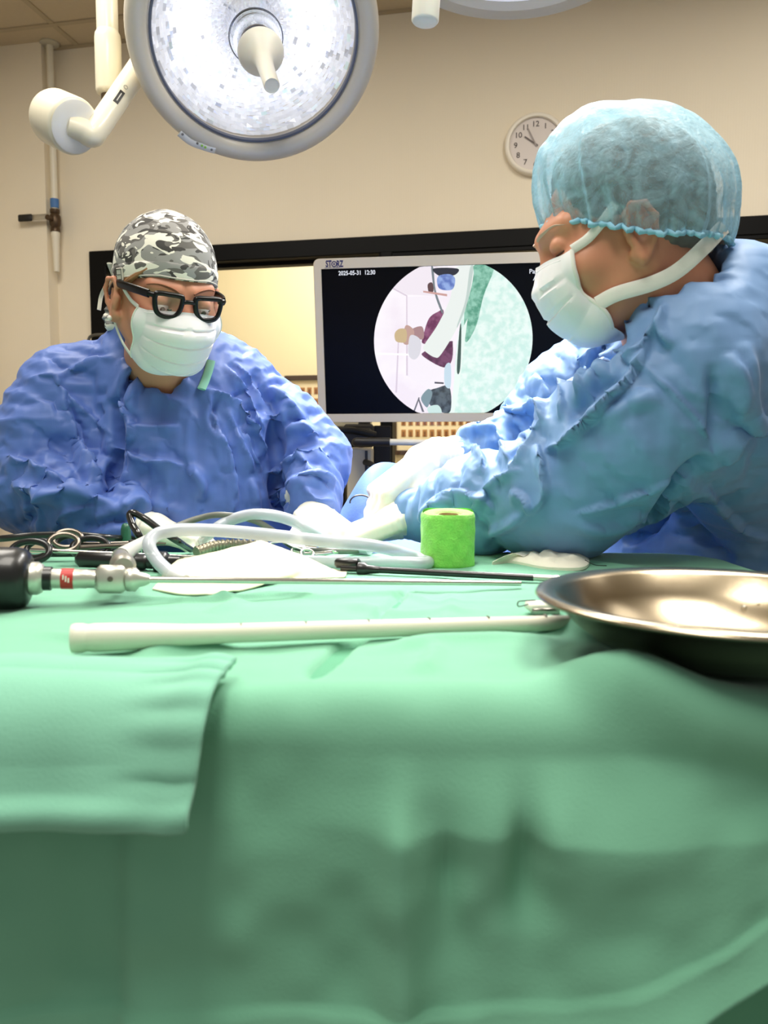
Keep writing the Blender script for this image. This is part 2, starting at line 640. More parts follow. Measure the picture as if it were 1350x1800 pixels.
def relax(V, F, n=1, lam=0.5):
    F = np.asarray(F)
    E = np.concatenate([np.stack([F[:, k], F[:, (k + 1) % 4]], 1) for k in range(4)])
    a, b = E[:, 0], E[:, 1]
    cnt = np.bincount(a, minlength=len(V)) + np.bincount(b, minlength=len(V))
    for _ in range(n):
        S = np.zeros_like(V)
        for q in range(3):
            S[:, q] = np.bincount(a, V[b, q], len(V)) + np.bincount(b, V[a, q], len(V))
        V = V + lam * (S / np.maximum(cnt, 1)[:, None] - V)
    return V

# value noise for cloth relief
def vnoise(p, seed=0):
    p = np.asarray(p, float)
    i = np.floor(p).astype(np.int64)
    f = p - i
    f = f * f * (3 - 2 * f)
    def h(x, y, z):
        n = (x * 374761393 + y * 668265263 + z * 2147483647 + seed * 974634777) & 0x7fffffff
        n = ((n ^ (n >> 13)) * 1274126177) & 0x7fffffff
        return ((n ^ (n >> 16)) & 0xffff) / 32767.5 - 1.0
    out = 0
    for dx in (0, 1):
        for dy in (0, 1):
            for dz in (0, 1):
                w = (f[:, 0] if dx else 1 - f[:, 0]) * (f[:, 1] if dy else 1 - f[:, 1]) * (f[:, 2] if dz else 1 - f[:, 2])
                out = out + w * h(i[:, 0] + dx, i[:, 1] + dy, i[:, 2] + dz)
    return out

def crumple(p, scale, seed=0, n=5):
    """sharp-edged facets like creased paper"""
    r = np.random.default_rng(seed)
    out = 0
    for k in range(n):
        d = unit(r.normal(size=3))
        w = vnoise(p * scale * 0.6, seed + k) * 0.9
        s = (p @ d) * scale * r.uniform(0.6, 1.5) + w + r.uniform(0, 9)
        out = out + np.abs((s % 2) - 1) - 0.5
    return out / n

def creases(V, N, strokes, facing=-0.1):
    """folds pressed into cloth along lines given by where they show; each stroke: (points, width px, height m, kind[, side])
    ridge = a rounded crest; groove = negative; lap = steep on one side, long slope on the other"""
    px, py = project(V)
    toc = unit(np.array([0, 0, 1.16]) - V.mean(0))
    view = np.array([0, 0, CAM_Z]) - V
    view /= np.linalg.norm(view, axis=1, keepdims=True)
    fac = np.clip(((N * view).sum(1) - facing) / 0.25, 0, 1)
    D = np.zeros(len(V))
    for st in strokes:
        pts, w, hgt, kind = st[:4]
        pts = smooth_path(np.asarray(pts, float), 5) if len(pts) > 2 else np.asarray(pts, float)
        lo = pts.min(0) - 4 * w; hi = pts.max(0) + 4 * w
        sel = np.where((px > lo[0]) & (px < hi[0]) & (py > lo[1]) & (py < hi[1]) & (fac > 0))[0]
        if not len(sel):
            continue
        q = np.stack([px[sel], py[sel]], 1)
        best = np.full(len(sel), 1e9); sd = np.zeros(len(sel)); tt = np.zeros(len(sel))
        L = np.concatenate([[0], np.cumsum(np.linalg.norm(np.diff(pts, axis=0), axis=1))])
        for i in range(len(pts) - 1):
            a, b = pts[i], pts[i + 1]
            ab = b - a
            l2 = ab @ ab + 1e-9
            t = np.clip(((q - a) @ ab) / l2, 0, 1)
            dv = q - a - t[:, None] * ab
            d = np.linalg.norm(dv, axis=1)
            s = np.sign(ab[0] * dv[:, 1] - ab[1] * dv[:, 0])
            mk = d < best
            best[mk] = d[mk]; sd[mk] = s[mk]; tt[mk] = (L[i] + t[mk] * (L[i + 1] - L[i])) / L[-1]
        taper = np.clip(np.minimum(tt, 1 - tt) * 4, 0, 1) ** 0.7
        end = (tt <= 1e-6) | (tt >= 1 - 1e-6)
        taper[end] = 0
        x = best * sd / w
        if kind == 'ridge':
            g = np.exp(-x * x)
        elif kind == 'crest':
            g = np.exp(-np.abs(x) * 1.3)
        elif kind == 'lap':                       # long slope where x > 0 (right of the stroke's direction, seen in the photo)
            g = np.where(x > 0, np.exp(-x / 1.6), np.exp(-(x * 3.2) ** 2))
        else:
            g = np.exp(-x * x)
        D[sel] += hgt * g * taper * fac[sel]
    return V + N * D[:, None]
# ------------------------------------------------------------------ cloth: a gown a little too big for its shape settles into folds
def quad_edges(F, diag=True):
    F = np.asarray(F)
    E = [np.stack([F[:, k], F[:, (k + 1) % 4]], 1) for k in range(4)]
    if diag:
        E += [F[:, [0, 2]], F[:, [1, 3]]]
    E = np.sort(np.concatenate(E), 1)
    n = int(F.max()) + 1
    key = np.unique(E[:, 0].astype(np.int64) * n + E[:, 1])
    return key // n, key % n

def settle(V, F, f, excess, iters, goal=.015, grav=.0, floor=-.004, smooth=.06, seed=0, noise=.0012, ceil_=.05):
    """spring relaxation: edges want to be longer by excess(mid, direction); the shape underneath holds the cloth out"""
    a, b = quad_edges(F)
    n = len(V)
    V0 = V.copy()
    e = V[b] - V[a]
    L0 = np.linalg.norm(e, axis=1)
    rest = L0 * (1 + excess((V[a] + V[b]) / 2, e / (L0[:, None] + 1e-9)))
    cnt = np.bincount(a, minlength=n) + np.bincount(b, minlength=n)
    N = vnormals(V, F)
    X = V + N * (noise * (1 + crumple(V, 20, seed)))[:, None] + N * (noise * 1.5 * vnoise(V * 60, seed))[:, None]
    gz = np.array([0, 0, -grav])
    for it in range(iters):
        e = X[b] - X[a]
        L = np.linalg.norm(e, axis=1) + 1e-9
        s = (.5 * (L - rest) / L)[:, None] * e
        D = np.empty_like(X)
        for q in range(3):
            D[:, q] = np.bincount(a, s[:, q], n) - np.bincount(b, s[:, q], n)
        X = X + D * (1.7 / cnt)[:, None] + gz
        X = X + goal * (V0 - X)
        if smooth and it % 2 == 0:
            X = relax_e(X, a, b, cnt, smooth)
        if it % 6 == 5:
            v = X.astype(np.float32)
            d = f(v)
            N = vnormals(X, F)
            push = np.clip(floor - d, 0, .01)
            X = X + N * push[:, None]
            out = X - V0
            o = np.linalg.norm(out, axis=1)
            X = V0 + out * np.minimum(1, ceil_ / (o + 1e-9))[:, None]
    return X

def relax_e(X, a, b, cnt, lam):
    S = np.empty_like(X)
    for q in range(3):
        S[:, q] = np.bincount(a, X[b, q], len(X)) + np.bincount(b, X[a, q], len(X))
    return X + lam * (S / cnt[:, None] - X)

# ------------------------------------------------------------------ the room
CEIL = 2.935
M_wall = mat('wall_vinyl', (239, 227, 204), 0.75, var=0.025, var_scale=3, bump=0.12, weave=160, bump_dist=0.001)
M_ceil = mat('ceiling_tile', (196, 180, 152), 0.9, var=0.04, var_scale=60, bump=0.25, bump_scale=300, bump_dist=0.001)
M_grid = mat('ceiling_grid', (176, 160, 132), 0.5)
M_floor = mat('floor_vinyl', (150, 140, 125), 0.4, var=0.1, var_scale=8)
M_black = mat('black_frame', (5, 5, 5), 0.5, spec=.15)
M_yellow = mat('side_room_wall', (240, 228, 190), 0.8, var=0.02, var_scale=2)
M_white = mat('white_enamel', (240, 236, 222), 0.35, coat=0.3)
M_pvc = mat('white_pipe', (228, 220, 200), 0.4)
M_base = mat('baseboard_vinyl', (196, 184, 158), 0.5)

def wslab(u0, u1, z0, z1, o0, o1, bev=0.0):       # a slab along the back wall; o = distance in front of it
    return box(WP((u0 + u1) / 2, (z0 + z1) / 2, (o0 + o1) / 2), WT, WN, (0, 0, 1), (u1 - u0) / 2, abs(o1 - o0) / 2, (z1 - z0) / 2, bev)

struct('floor', *wslab(-4.5, 4.5, -0.08, 0.0, -3.2, 4.6), M_floor)
cz = MB()
cz.add(*wslab(-4.5, 4.5, CEIL, CEIL + 0.06, -3.2, 3.4))
struct('ceiling', *cz.out(), M_ceil)
g = MB()
for k in range(-4, 6):                            # tee bars of the tile grid
    u = -1.375 + 0.61 * k
    g.add(*wslab(u - 0.012, u + 0.012, CEIL - 0.004, CEIL + 0.001, 0.0, 3.4))
for k in range(0, 5):
    o = 0.19 + 0.61 * k
    g.add(*wslab(-4.5, 4.5, CEIL - 0.005, CEIL + 0.0005, o - 0.012, o + 0.012))
g.add(*wslab(-4.5, 4.5, CEIL - 0.007, CEIL + 0.0005, 0.0, 0.022))
struct('trim_1', *g.out(), M_grid)

OP_L, OP_R, OP_B, OP_T = -1.275, 2.6, 0.92, 1.975
wb = MB()
wb.add(*wslab(-4.5, 4.5, OP_T, CEIL, -0.12, 0))
wb.add(*wslab(-4.5, 4.5, 0, OP_B, -0.12, 0))
wb.add(*wslab(-4.5, OP_L, OP_B, OP_T, -0.12, 0))
wb.add(*wslab(OP_R, 4.5, OP_B, OP_T, -0.12, 0))
struct('wall_back', *wb.out(), M_wall)
struct('wall_left', *wslab(-1.90, -1.515, 0, CEIL, 0.0, 0.07), M_wall)          # the pier at the left end of the back wall
struct('wall_left', *wslab(-1.95, -1.80, 0, CEIL, 0.10, 0.9), M_wall)
struct('baseboard_back', *wslab(-1.515, 4.5, 0, 0.1, 0, 0.012), M_base)
struct('baseboard_left', *wslab(-1.80, -1.51, 0, 0.1, 0.07, 0.082), M_base)

# black window frame
wf = MB()
wf.add(*wslab(-1.344, 2.7, 1.972, 2.044, -0.05, 0.022, 0.004))
wf.add(*wslab(-1.344, -1.262, 0.86, 1.98, -0.05, 0.022, 0.004))
wf.add(*wslab(-1.344, 2.7, 0.86, 0.935, -0.05, 0.03, 0.004))
wf.add(*wslab(-1.27, 2.7, 1.958, 1.976, -0.09, -0.04, 0.002))
wf.add(*wslab(-0.012, 0.04, 0.92, 1.98, -0.05, 0.024, 0.004))
wf.add(*wslab(-0.02, 2.7, 1.955, 1.974, -0.06, 0.02, 0.003))
win1 = struct('window_1', *wf.out(), M_black)
M_glass = glass_mat('window_glass', (0.97, 0.97, 0.96), 0.05)
mesh_obj('pane', *wslab(OP_L, -0.012, OP_B, OP_T, -0.075, -0.069), M_glass, win1, smooth=False)
mesh_obj('pane', *wslab(0.04, OP_R, OP_B, OP_T, -0.075, -0.069), M_glass, win1, smooth=False)
# the side room seen through the window
SR = -1.75
struct('wall_far', *wslab(-4.5, 4.5, 0, CEIL, SR - 0.06, SR), M_yellow)
struct('trim_2', *wslab(-4.5, 4.5, 0.86, 0.90, SR, SR + 0.02), mat('chair_rail', (120, 84, 50), 0.5))

# ceiling troffers that light the room
for (tx, ty) in TROFFERS:
    t = thing('ceiling_light', 'recessed fluorescent ceiling light panel', 'ceiling light', (tx, ty, CEIL), 'recessed ceiling light panels')
    fr = MB()
    for sx in (-1, 1):
        fr.add(*wbox(tx + sx * .30 - .012, tx + sx * .30 + .012, ty - .61, ty + .61, CEIL - .02, CEIL + .01))
        fr.add(*wbox(tx - .30, tx + .30, ty + sx * .6 - .012, ty + sx * .6 + .012, CEIL - .02, CEIL + .01))
    mesh_obj('frame', *fr.out(), M_white, t, smooth=False)
for l in [o for o in COL.objects if o.type == 'LIGHT' and o.name.startswith('troffer')]:
    l.location.z = CEIL - 0.012

# ------------------------------------------------------------------ things on the back wall
# wall clock
cu, czz = wall_uz(941, 253, 0.02)
ck = thing('wall_clock', 'round white wall clock partly behind the puffy blue cap', 'clock', WP(cu, czz, 0.0))
cc = WP(cu, czz, 0.0)
R_ = 0.121
mesh_obj('rim', *lathe([(0.02, 0.001), (R_ - .004, 0.001), (R_, 0.006), (R_, 0.022), (R_ - .004, 0.031), (R_ - .011, 0.034), (R_ - .018, 0.031), (R_ - .020, 0.020)], cc, WN, 72, cap=False), mat('clock_rim', (238, 230, 214), 0.35), ck)
mesh_obj('dial', *lathe([(R_ - .019, 0.001), (R_ - .019, 0.018), (0.0, 0.018)], cc, WN, 72, cap=False), mat('clock_dial', (222, 212, 206), 0.5), ck)
M_num = mat('clock_ink', (84, 74, 72), 0.6)
nb = 0.030
for hnum in range(1, 13):
    a = math.pi / 2 - hnum * math.pi / 6
    ctr = cc + WT * math.cos(a) * 0.077 + np.array([0, 0, 1.0]) * (math.sin(a) * 0.077 - 0.0095) + WN * 0.0185
    text_obj('numeral', str(hnum), nb, ctr, WT, (0, 0, 1), M_num, ck, align='CENTER', bold=0.0004)
def hand(name, ang, ln, w, m, off):
    a = math.pi / 2 - ang
    d = WT * math.cos(a) + np.array([0, 0, 1.0]) * math.sin(a)
    s = np.cross(WN, d)
    mesh_obj(name, *box(cc + WN * off + d * (ln / 2 - 0.006), d, s, WN, ln / 2 + 0.006, w, 0.0006), m, ck, smooth=False)
hand('hour_hand', math.radians(306), 0.052, 0.0026, mat('clock_hand', (90, 80, 78), 0.5), 0.022)
hand('minute_hand', math.radians(334), 0.070, 0.0022, mat('clock_hand_pale', (160, 150, 146), 0.5), 0.024)

# capped pipe with a ball valve in the corner beside the pier
pu, _ = wall_uz(91, 200, 0.055)
pt = thing('gas_pipe', 'white vertical pipe with a brown ball valve coming down from the ceiling', 'pipe', WP(pu, CEIL, 0.055))
pb = lambda z, du=0: WP(pu + du, z, 0.055)
zv = wall_uz(97, 388, 0.055)[1]
mesh_obj('ceiling_flange', *lathe([(0.016, 0.0), (0.041, 0.0), (0.041, 0.006), (0.03, 0.011), (0.016, 0.013)], pb(CEIL), (0, 0, -1), 40), mat('flange_steel', (196, 190, 172), 0.35, 0.3), pt)
mesh_obj('upper_pipe', *tube([pb(CEIL), pb(2.5), pb(zv + .02)], 0.0148, 20), M_pvc, pt)
z1, z2 = wall_uz(97, 350, .055)[1], wall_uz(97, 366, .055)[1]
mesh_obj('tape_band', *tube([pb(z1), pb((z1 + z2) / 2), pb(z2)], [0.0185, 0.019, 0.0175], 20), mat('blue_tape', (72, 118, 176), 0.55), pt)
M_br = mat('dark_bronze', (84, 66, 48), 0.4, 0.6)
v = MB()
v.add(*lathe([(.017, -.05), (.021, -.048), (.021, -.034), (.018, -.030), (.024, -.018), (.026, 0), (.024, .018), (.018, .030), (.021, .034), (.021, .048), (.017, .05)], pb(zv), (0, 0, 1), 20))
v.add(*lathe([(.009, 0), (.009, .05), (.012, .051), (.012, .057), (.006, .059)], pb(zv), WN, 16))
mesh_obj('valve_body', *v.out(), M_br, pt)
hz = pb(zv + .004) + WN * 0.052
hl = MB()
hl.add(*box(hz - WT * 0.036, WT, WN, (0, 0, 1), .042, .0016, .012, .001))
mesh_obj('valve_lever', *hl.out(), mat('steel_plain', (190, 184, 170), 0.35, 0.8), pt)
mesh_obj('lever_grip', *box(hz - WT * 0.112, WT, WN, (0, 0, 1), .035, .006, .0155, .005), mat('black_rubber', (14, 13, 13), 0.55), pt)
zl = wall_uz(98, 478, .055)[1]
mesh_obj('lower_pipe', *lathe([(.016, zv - .045 - zl), (.020, zv - .06 - zl), (.0175, zv - .075 - zl), (.0155, zv - .12 - zl), (.013, 0.02), (.012, 0), (.008, 0.0), (.008, .02)], pb(zl), (0, 0, 1), 20, cap=False), M_pvc, pt)

# framed group-photo boards on the side room's wall
def SRP(px, py, off=0.0):
    return wall_uz(px, py, SR + off)
M_dkwood = mat('dark_walnut', (62, 42, 28), 0.4)
M_matbd = mat('cream_mount', (240, 226, 190), 0.7)
M_port = mat('sepia_print', (176, 124, 70), 0.6)
M_portd = mat('sepia_print_dark', (120, 74, 40), 0.6)
def board(px0, px1, pytop, pybot, label):
    u0, z1 = SRP(px0, pytop); u1, z0 = SRP(px1, pybot)
    b = thing('photo_board', label, 'framed photographs', WP((u0 + u1) / 2, z0, SR), 'framed group photo boards in the side room')
    f = MB()
    for (a, c, d, e) in ((u0, u1, z1 - .03, z1), (u0, u1, z0, z0 + .03), (u0, u0 + .03, z0 + .03, z1 - .03), (u1 - .03, u1, z0 + .03, z1 - .03)):
        f.add(*wslab(a, c, d, e, SR + .001, SR + .03, .003))
    mesh_obj('frame', *f.out(), M_dkwood, b, smooth=False)
    mesh_obj('mount', *wslab(u0 + .03, u1 - .03, z0 + .03, z1 - .03, SR + .002, SR + .012), M_matbd, b, smooth=False)
    nx = int((u1 - u0 - .11) / .046); nz = int((z1 - z0 - .16) / .072)
    pr = MB(); pd = MB()
    for i in range(nx):
        for j in range(nz):
            a = u0 + .075 + i * .046; c = z1 - .10 - j * .072
            pr.add(*wslab(a - .015, a + .015, c - .022, c + .022, SR + .012, SR + .0145))
            pd.add(*wslab(a - .007, a + .007, c - .020, c + .010, SR + .0145, SR + .0155))
    mesh_obj('portrait_prints', *pr.out(), M_port, b, smooth=False)['kind'] = 'stuff'
    mesh_obj('portrait_figures', *pd.out(), M_portd, b, smooth=False)['kind'] = 'stuff'
board(502, 640, 661, 800, 'dark framed board of small sepia portraits left of the monitor')
board(690, 860, 655, 800, 'dark framed board of small sepia portraits below the middle of the monitor')
# ------------------------------------------------------------------ surgical lamps
M_lamp = mat('lamp_shell', (216, 208, 194), 0.35, coat=0.2)
M_cream = mat('cream_enamel', (240, 232, 208), 0.35, coat=0.3)
M_hand = mat('handle_cover', (242, 238, 224), 0.4, sss=0.1)
M_chrome = mat('chrome', (225, 225, 228), 0.08, 1.0)

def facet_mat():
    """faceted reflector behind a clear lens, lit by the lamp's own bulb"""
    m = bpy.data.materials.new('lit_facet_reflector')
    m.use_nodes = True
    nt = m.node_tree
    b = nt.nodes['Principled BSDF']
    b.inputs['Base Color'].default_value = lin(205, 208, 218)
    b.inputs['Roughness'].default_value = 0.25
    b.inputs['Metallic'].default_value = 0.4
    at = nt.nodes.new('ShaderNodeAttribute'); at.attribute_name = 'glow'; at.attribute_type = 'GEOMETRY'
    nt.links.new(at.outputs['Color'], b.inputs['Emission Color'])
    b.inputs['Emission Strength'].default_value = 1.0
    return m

def surgical_lamp(ctr, axis, up, Rr, label, power, target):
    """axis points from the dish towards the field; R the outer radius"""
    ax = unit(axis)
    L = thing('surgical_lamp', label, 'surgical lamp', ctr)
    ctr = np.asarray(ctr, float)
    prof = [(0.05, -.19), (Rr * .35, -.175), (Rr * .7, -.13), (Rr * .92, -.07), (Rr * .985, -.03), (Rr, -.008), (Rr * .995, .012), (Rr * .975, .024), (Rr * .93, .030),
            (Rr * .865, .026), (Rr * .84, .018), (Rr * .822, .004), (Rr * .815, -.012)]
    mesh_obj('shell', *lathe(prof, ctr, ax, 128, hint=up, cap=False), M_lamp, L)
    # reflector facets: a shallow bowl of rings of flat mirrors
    Rg = Rr * .815
    nr, na = 26, 84
    x, y, z = frame_from(ax, up)
    V = []; F = []; G = []
    for i in range(nr):
        for k in range(na):
            r0, r1 = Rg * (0.17 + .83 * i / nr), Rg * (0.17 + .83 * (i + 1) / nr)
            a0 = 2 * math.pi * (k + .5 * (i % 2)) / na; a1 = a0 + 2 * math.pi / na
            dep = lambda r: -.105 + .085 * (r / Rg) ** 2
            q = [(r0, a0), (r1, a0), (r1, a1), (r0, a1)]
            j = rng.normal(0, .0015, 4)
            base = len(V)
            for (r, a), e in zip(q, j):
                V.append(ctr + x * r * math.cos(a) + y * r * math.sin(a) + z * (dep(r) + e))
            F.append([base, base + 1, base + 2, base + 3])
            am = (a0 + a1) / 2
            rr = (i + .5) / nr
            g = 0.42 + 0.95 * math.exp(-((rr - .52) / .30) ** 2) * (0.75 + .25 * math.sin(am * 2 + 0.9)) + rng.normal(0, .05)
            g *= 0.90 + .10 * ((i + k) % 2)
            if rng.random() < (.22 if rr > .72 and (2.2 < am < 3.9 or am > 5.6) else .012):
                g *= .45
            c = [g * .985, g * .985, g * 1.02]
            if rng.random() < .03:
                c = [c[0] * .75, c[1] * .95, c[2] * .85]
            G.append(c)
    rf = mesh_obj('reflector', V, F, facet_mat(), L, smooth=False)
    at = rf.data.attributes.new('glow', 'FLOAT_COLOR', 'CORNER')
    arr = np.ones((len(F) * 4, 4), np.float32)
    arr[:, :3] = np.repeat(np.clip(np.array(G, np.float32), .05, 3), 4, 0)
    at.data.foreach_set('color', arr.ravel())
    mesh_obj('lens_gasket', *lathe([(Rr * .825, .010), (Rr * .822, .014), (Rr * .805, .014), (Rr * .800, .008), (Rr * .802, .003)], ctr, ax, 128, hint=up, cap=False), mat('dark_gasket', (96, 100, 116), 0.4), L)
    mesh_obj('front_glass', *lathe([(Rr * .81, .004), (Rr * .6, .012), (Rr * .3, .018), (0.03, .02)], ctr, ax, 96, hint=up, cap=False), glass_mat('lamp_glass', (.99, .99, 1.0), .05), L)
    mesh_obj('chrome_hub', *lathe([(.064, -.09), (.064, -.01), (.063, .008), (.058, .012), (.055, .030), (.048, .052), (.038, .066), (.03, .074)], ctr, ax, 48, hint=up), M_chrome, L)
    mesh_obj('hub_reflection', *lathe([(.0655, -.002), (.0668, .001), (.0655, .004), (.0640, .001)], ctr, ax, 48, hint=up, cap=False), mat('reflection_dark', (40, 40, 46), .3), L)  # added dark ring, stands in for dark reflections around the chrome's edge
    hd = mesh_obj('handle', *lathe([(.03, .074), (.050, .075), (.055, .080), (.055, .086), (.050, .095), (.036, .110), (.025, .122), (.0205, .135), (.0185, .20), (.0182, .255), (.0165, .259), (.0155, .2585), (.010, .2585)], ctr, ax, 40, hint=up), M_hand, L)
    d = bpy.data.lights.new('lamp_beam', 'AREA')
    d.shape = 'DISK'; d.size = Rr * 1.5; d.energy = power; d.color = (1.0, 0.98, 0.96); d.spread = math.radians(42)
    lo = bpy.data.objects.new('lamp_beam', d)
    COL.objects.link(lo)
    lo.location = ctr + unit(np.asarray(target) - ctr) * 0.26
    lo.rotation_euler = (Vector(target) - Vector(lo.location)).to_track_quat('-Z', 'Y').to_euler()
    return L, (x, y, z)

FIELD = P(700, 880, 1.48)
LY = 2.02
lc = P(450, 66, LY)
Rl = 212 * LY / F_PX * 1.0
laxis = np.array([0.233, -.652, -.722])
L1, fr1 = surgical_lamp(lc, laxis, (0, 0, 1), Rl, 'big round surgical lamp on a cream arm, lit mirrored face and handle in view', 3.6, FIELD)
# touch panel on the lower left of the rim
M_panel = mat('lamp_panel', (236, 236, 236), 0.35)
M_ledg = mat('panel_green', (150, 210, 90), 0.4)
M_ledo = mat('panel_mark', (120, 120, 124), 0.4)
x, y, z = frame_from(laxis, (0, 0, 1))
def onrim(px, py, off):
    q = P(px, py, LY)
    d = q - lc
    r_ = ray(px, py); o = np.array([0, 0, CAM_Z])
    pc = lc + unit(laxis) * (.030 + off)
    return o + r_ * (((pc - o) @ unit(laxis)) / (r_ @ unit(laxis)))
def rimstrip(pts, w, off, name, m, par):
    mesh_obj(name, *tube(smooth_path([onrim(px, py, off) for px, py in pts], 5), w, 10, flat=.3, hint=laxis), m, par)
pn = mesh_obj('control_panel', *tube(smooth_path([onrim(px, py, -.001) for px, py in ((315, 234), (335, 250), (358, 259), (378, 265))], 5), 0.0085, 10, flat=.3, hint=unit(laxis)), M_panel, L1)
for px, py, m in ((321, 236, M_ledo), (347, 252, M_ledo), (355, 256, M_ledg), (361, 259, M_ledg), (372, 263, M_ledo)):
    mesh_obj('button', *ellipsoid(onrim(px, py, .002), (.0032, .0032, .0032), nu=10, nv=8), m, pn)
# arm: drop tube with sleeve, elbow, counterweight joint
la = L1
YA = 2.10
p_top, p_slv, p_end = P(187, -160, YA), P(189, 70, YA), P(192, 168, YA)
xx = np.array([p_end[0], p_end[1], 0])
vt = lambda z: np.array([xx[0], xx[1], z])
mesh_obj('drop_tube', *tube([vt(CEIL + .02), vt(p_slv[2])], .0265, 32), M_cream, la)
mesh_obj('drop_sleeve', *lathe([(.0265, .02), (.031, .012), (.0325, 0), (.0325, p_end[2] + .012 - p_slv[2]), (.030, p_end[2] + .004 - p_slv[2]), (.022, p_end[2] - p_slv[2])], vt(p_slv[2]), (0, 0, 1), 36), M_cream, la)
mesh_obj('drop_end_cap', *lathe([(.020, 0.004), (.020, -.010), (.015, -.016), (.010, -.022)], vt(p_end[2]), (0, 0, 1), 28), mat('bronze_bush', (120, 100, 76), 0.35, .7), la)
e0, e1, e2, e3 = P(262, 92, 2.10), P(238, 128, 2.08), P(165, 236, 1.98), P(122, 221, 1.96)
bend = smooth_path([e0, e1, e1 * .4 + e2 * .6, e2 * .9 + e1 * .1, e2 + np.array([-.006, 0, -.003]), e2 * .55 + e3 * .45, e3], 6)
mesh_obj('elbow_arm', *tube(bend, .0275, 28), M_cream, la)
ja = unit(P(82, 200, 2.03) - P(129, 222, 1.96))
mesh_obj('arm_joint', *lathe([(.02, -.006), (.055, -.005), (.063, -.002), (.066, .004), (.066, .085), (.062, .097), (.05, .103), (.02, .105)], P(130, 222, 1.965), ja, 48), M_cream, la)
mesh_obj('joint_face', *lathe([(.058, -.0055), (.060, -.0075), (.057, -.009), (.04, -.0125), (.01, -.014)], P(130, 222, 1.965), ja, 48), mat('joint_face_white', (232, 230, 224), .22, coat=.4), la)
da = unit(e1 - e2)
lp = e1 * .52 + e2 * .48
toc = unit(np.array([0, 0, CAM_Z]) - lp); toc = unit(toc - da * (toc @ da))
sd = unit(np.cross(da, toc))
nm = mesh_obj('name_plate', *box(lp + toc * .0272 - da * .004, da, sd, toc, .020, .0065, .0008), mat('plate_black', (24, 22, 22), .4), la, smooth=False)
mesh_obj('plate_mark', *box(lp + toc * .0282 - da * .004, da, sd, toc, .013, .0012, .0003), mat('plate_ink', (200, 196, 185), .5), nm, smooth=False)
mesh_obj('round_mark', *lathe([(.0052, 0), (.0052, .0006), (.0042, .0006), (.0042, 0)], lp + toc * .0272 + da * .032, toc, 24, cap=False), mat('mark_grey', (150, 146, 134), .5), la)

# second lamp, only its lower rim and handle hang into view
l2y = 1.62
a2 = unit(np.array([-.62, -.12, -1.0]))
R2 = .30
l2c = P(905, -128, 1.78)
L2 = thing('surgical_lamp', 'second surgical lamp at the top edge of the picture, only its lower rim showing', 'surgical lamp', l2c)
x2, y2, z2 = frame_from(a2)
mesh_obj('shell', *lathe([(0.05, -.17), (R2 * .4, -.15), (R2 * .75, -.10), (R2 * .93, -.05), (R2, -.005), (R2 * .99, .018), (R2 * .95, .030), (R2 * .85, .026), (R2 * .82, .004)], l2c, (-.05, -.04, -1), 96, cap=False), M_lamp, L2)
mesh_obj('front_glass', *lathe([(R2 * .825, .008), (R2 * .5, .014), (0.03, .018)], l2c, (-.05, -.04, -1), 64, cap=False), mat('lamp_face_lit', (235, 236, 245), .3, emit=(240, 240, 255), emit_s=.45), L2)
ht = P(755, -95, 1.6); hb = P(747, 40, 1.6)
mesh_obj('handle', *lathe([(.045, -.03), (.045, -.02), (.026, 0), (.0265, .07), (.0262, float(np.linalg.norm(hb - ht)) - .004), (.023, float(np.linalg.norm(hb - ht))), (.015, float(np.linalg.norm(hb - ht)) + .001)], ht, hb - ht, 36), M_hand, L2)
mesh_obj('handle_arm', *tube(smooth_path([ht, ht + np.array([.03, .02, .06]), l2c + np.array([-.1, 0, .06]), l2c + np.array([0, 0, -.0])], 6), .022, 16), M_cream, L2)
mesh_obj('drop_tube', *tube([l2c + np.array([0, 0, .14]), np.array([l2c[0], l2c[1], CEIL + .02])], .03, 20), M_cream, L2)
d = bpy.data.lights.new('lamp_beam', 'AREA')
d.shape = 'DISK'; d.size = .42; d.energy = 6; d.color = (1.0, 0.98, 0.96); d.spread = math.radians(75)
lo = bpy.data.objects.new('lamp_beam', d)
COL.objects.link(lo)
AIM2 = np.array([.16, 1.18, 1.0])
lo.location = l2c + unit(AIM2 - l2c) * .08
lo.rotation_euler = (Vector(AIM2) - Vector(lo.location)).to_track_quat('-Z', 'Y').to_euler()
# ------------------------------------------------------------------ instrument table under green drapes
TX0, TX1, TY0, TY1 = -0.95, 0.525, 0.508, 1.262
RC = 0.16                                        # corner radius of the draped top
M_steel = mat('brushed_steel', (190, 188, 184), 0.3, 1.0)
tb = thing('instrument_table', 'steel instrument table hidden under the green drapes', 'table', ((TX0 + TX1) / 2, (TY0 + TY1) / 2, 0))
mesh_obj('tabletop', *wbox(TX0 + .03, TX1 - .03, TY0 + .03, TY1 - .03, .955, .985, .004), M_steel, tb, smooth=False)
for sx in (TX0 + .08, TX1 - .08):
    for sy in (TY0 + .08, TY1 - .08):
        mesh_obj('leg', *tube([(sx, sy, .957), (sx, sy, 0)], .014, 12), M_steel, tb)

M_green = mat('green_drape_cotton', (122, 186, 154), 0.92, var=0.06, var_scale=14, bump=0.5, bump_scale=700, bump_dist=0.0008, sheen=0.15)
M_green2 = mat('green_underdrape_cotton', (96, 164, 130), 0.92, var=0.06, var_scale=14, bump=0.5, bump_scale=700, bump_dist=0.0008)

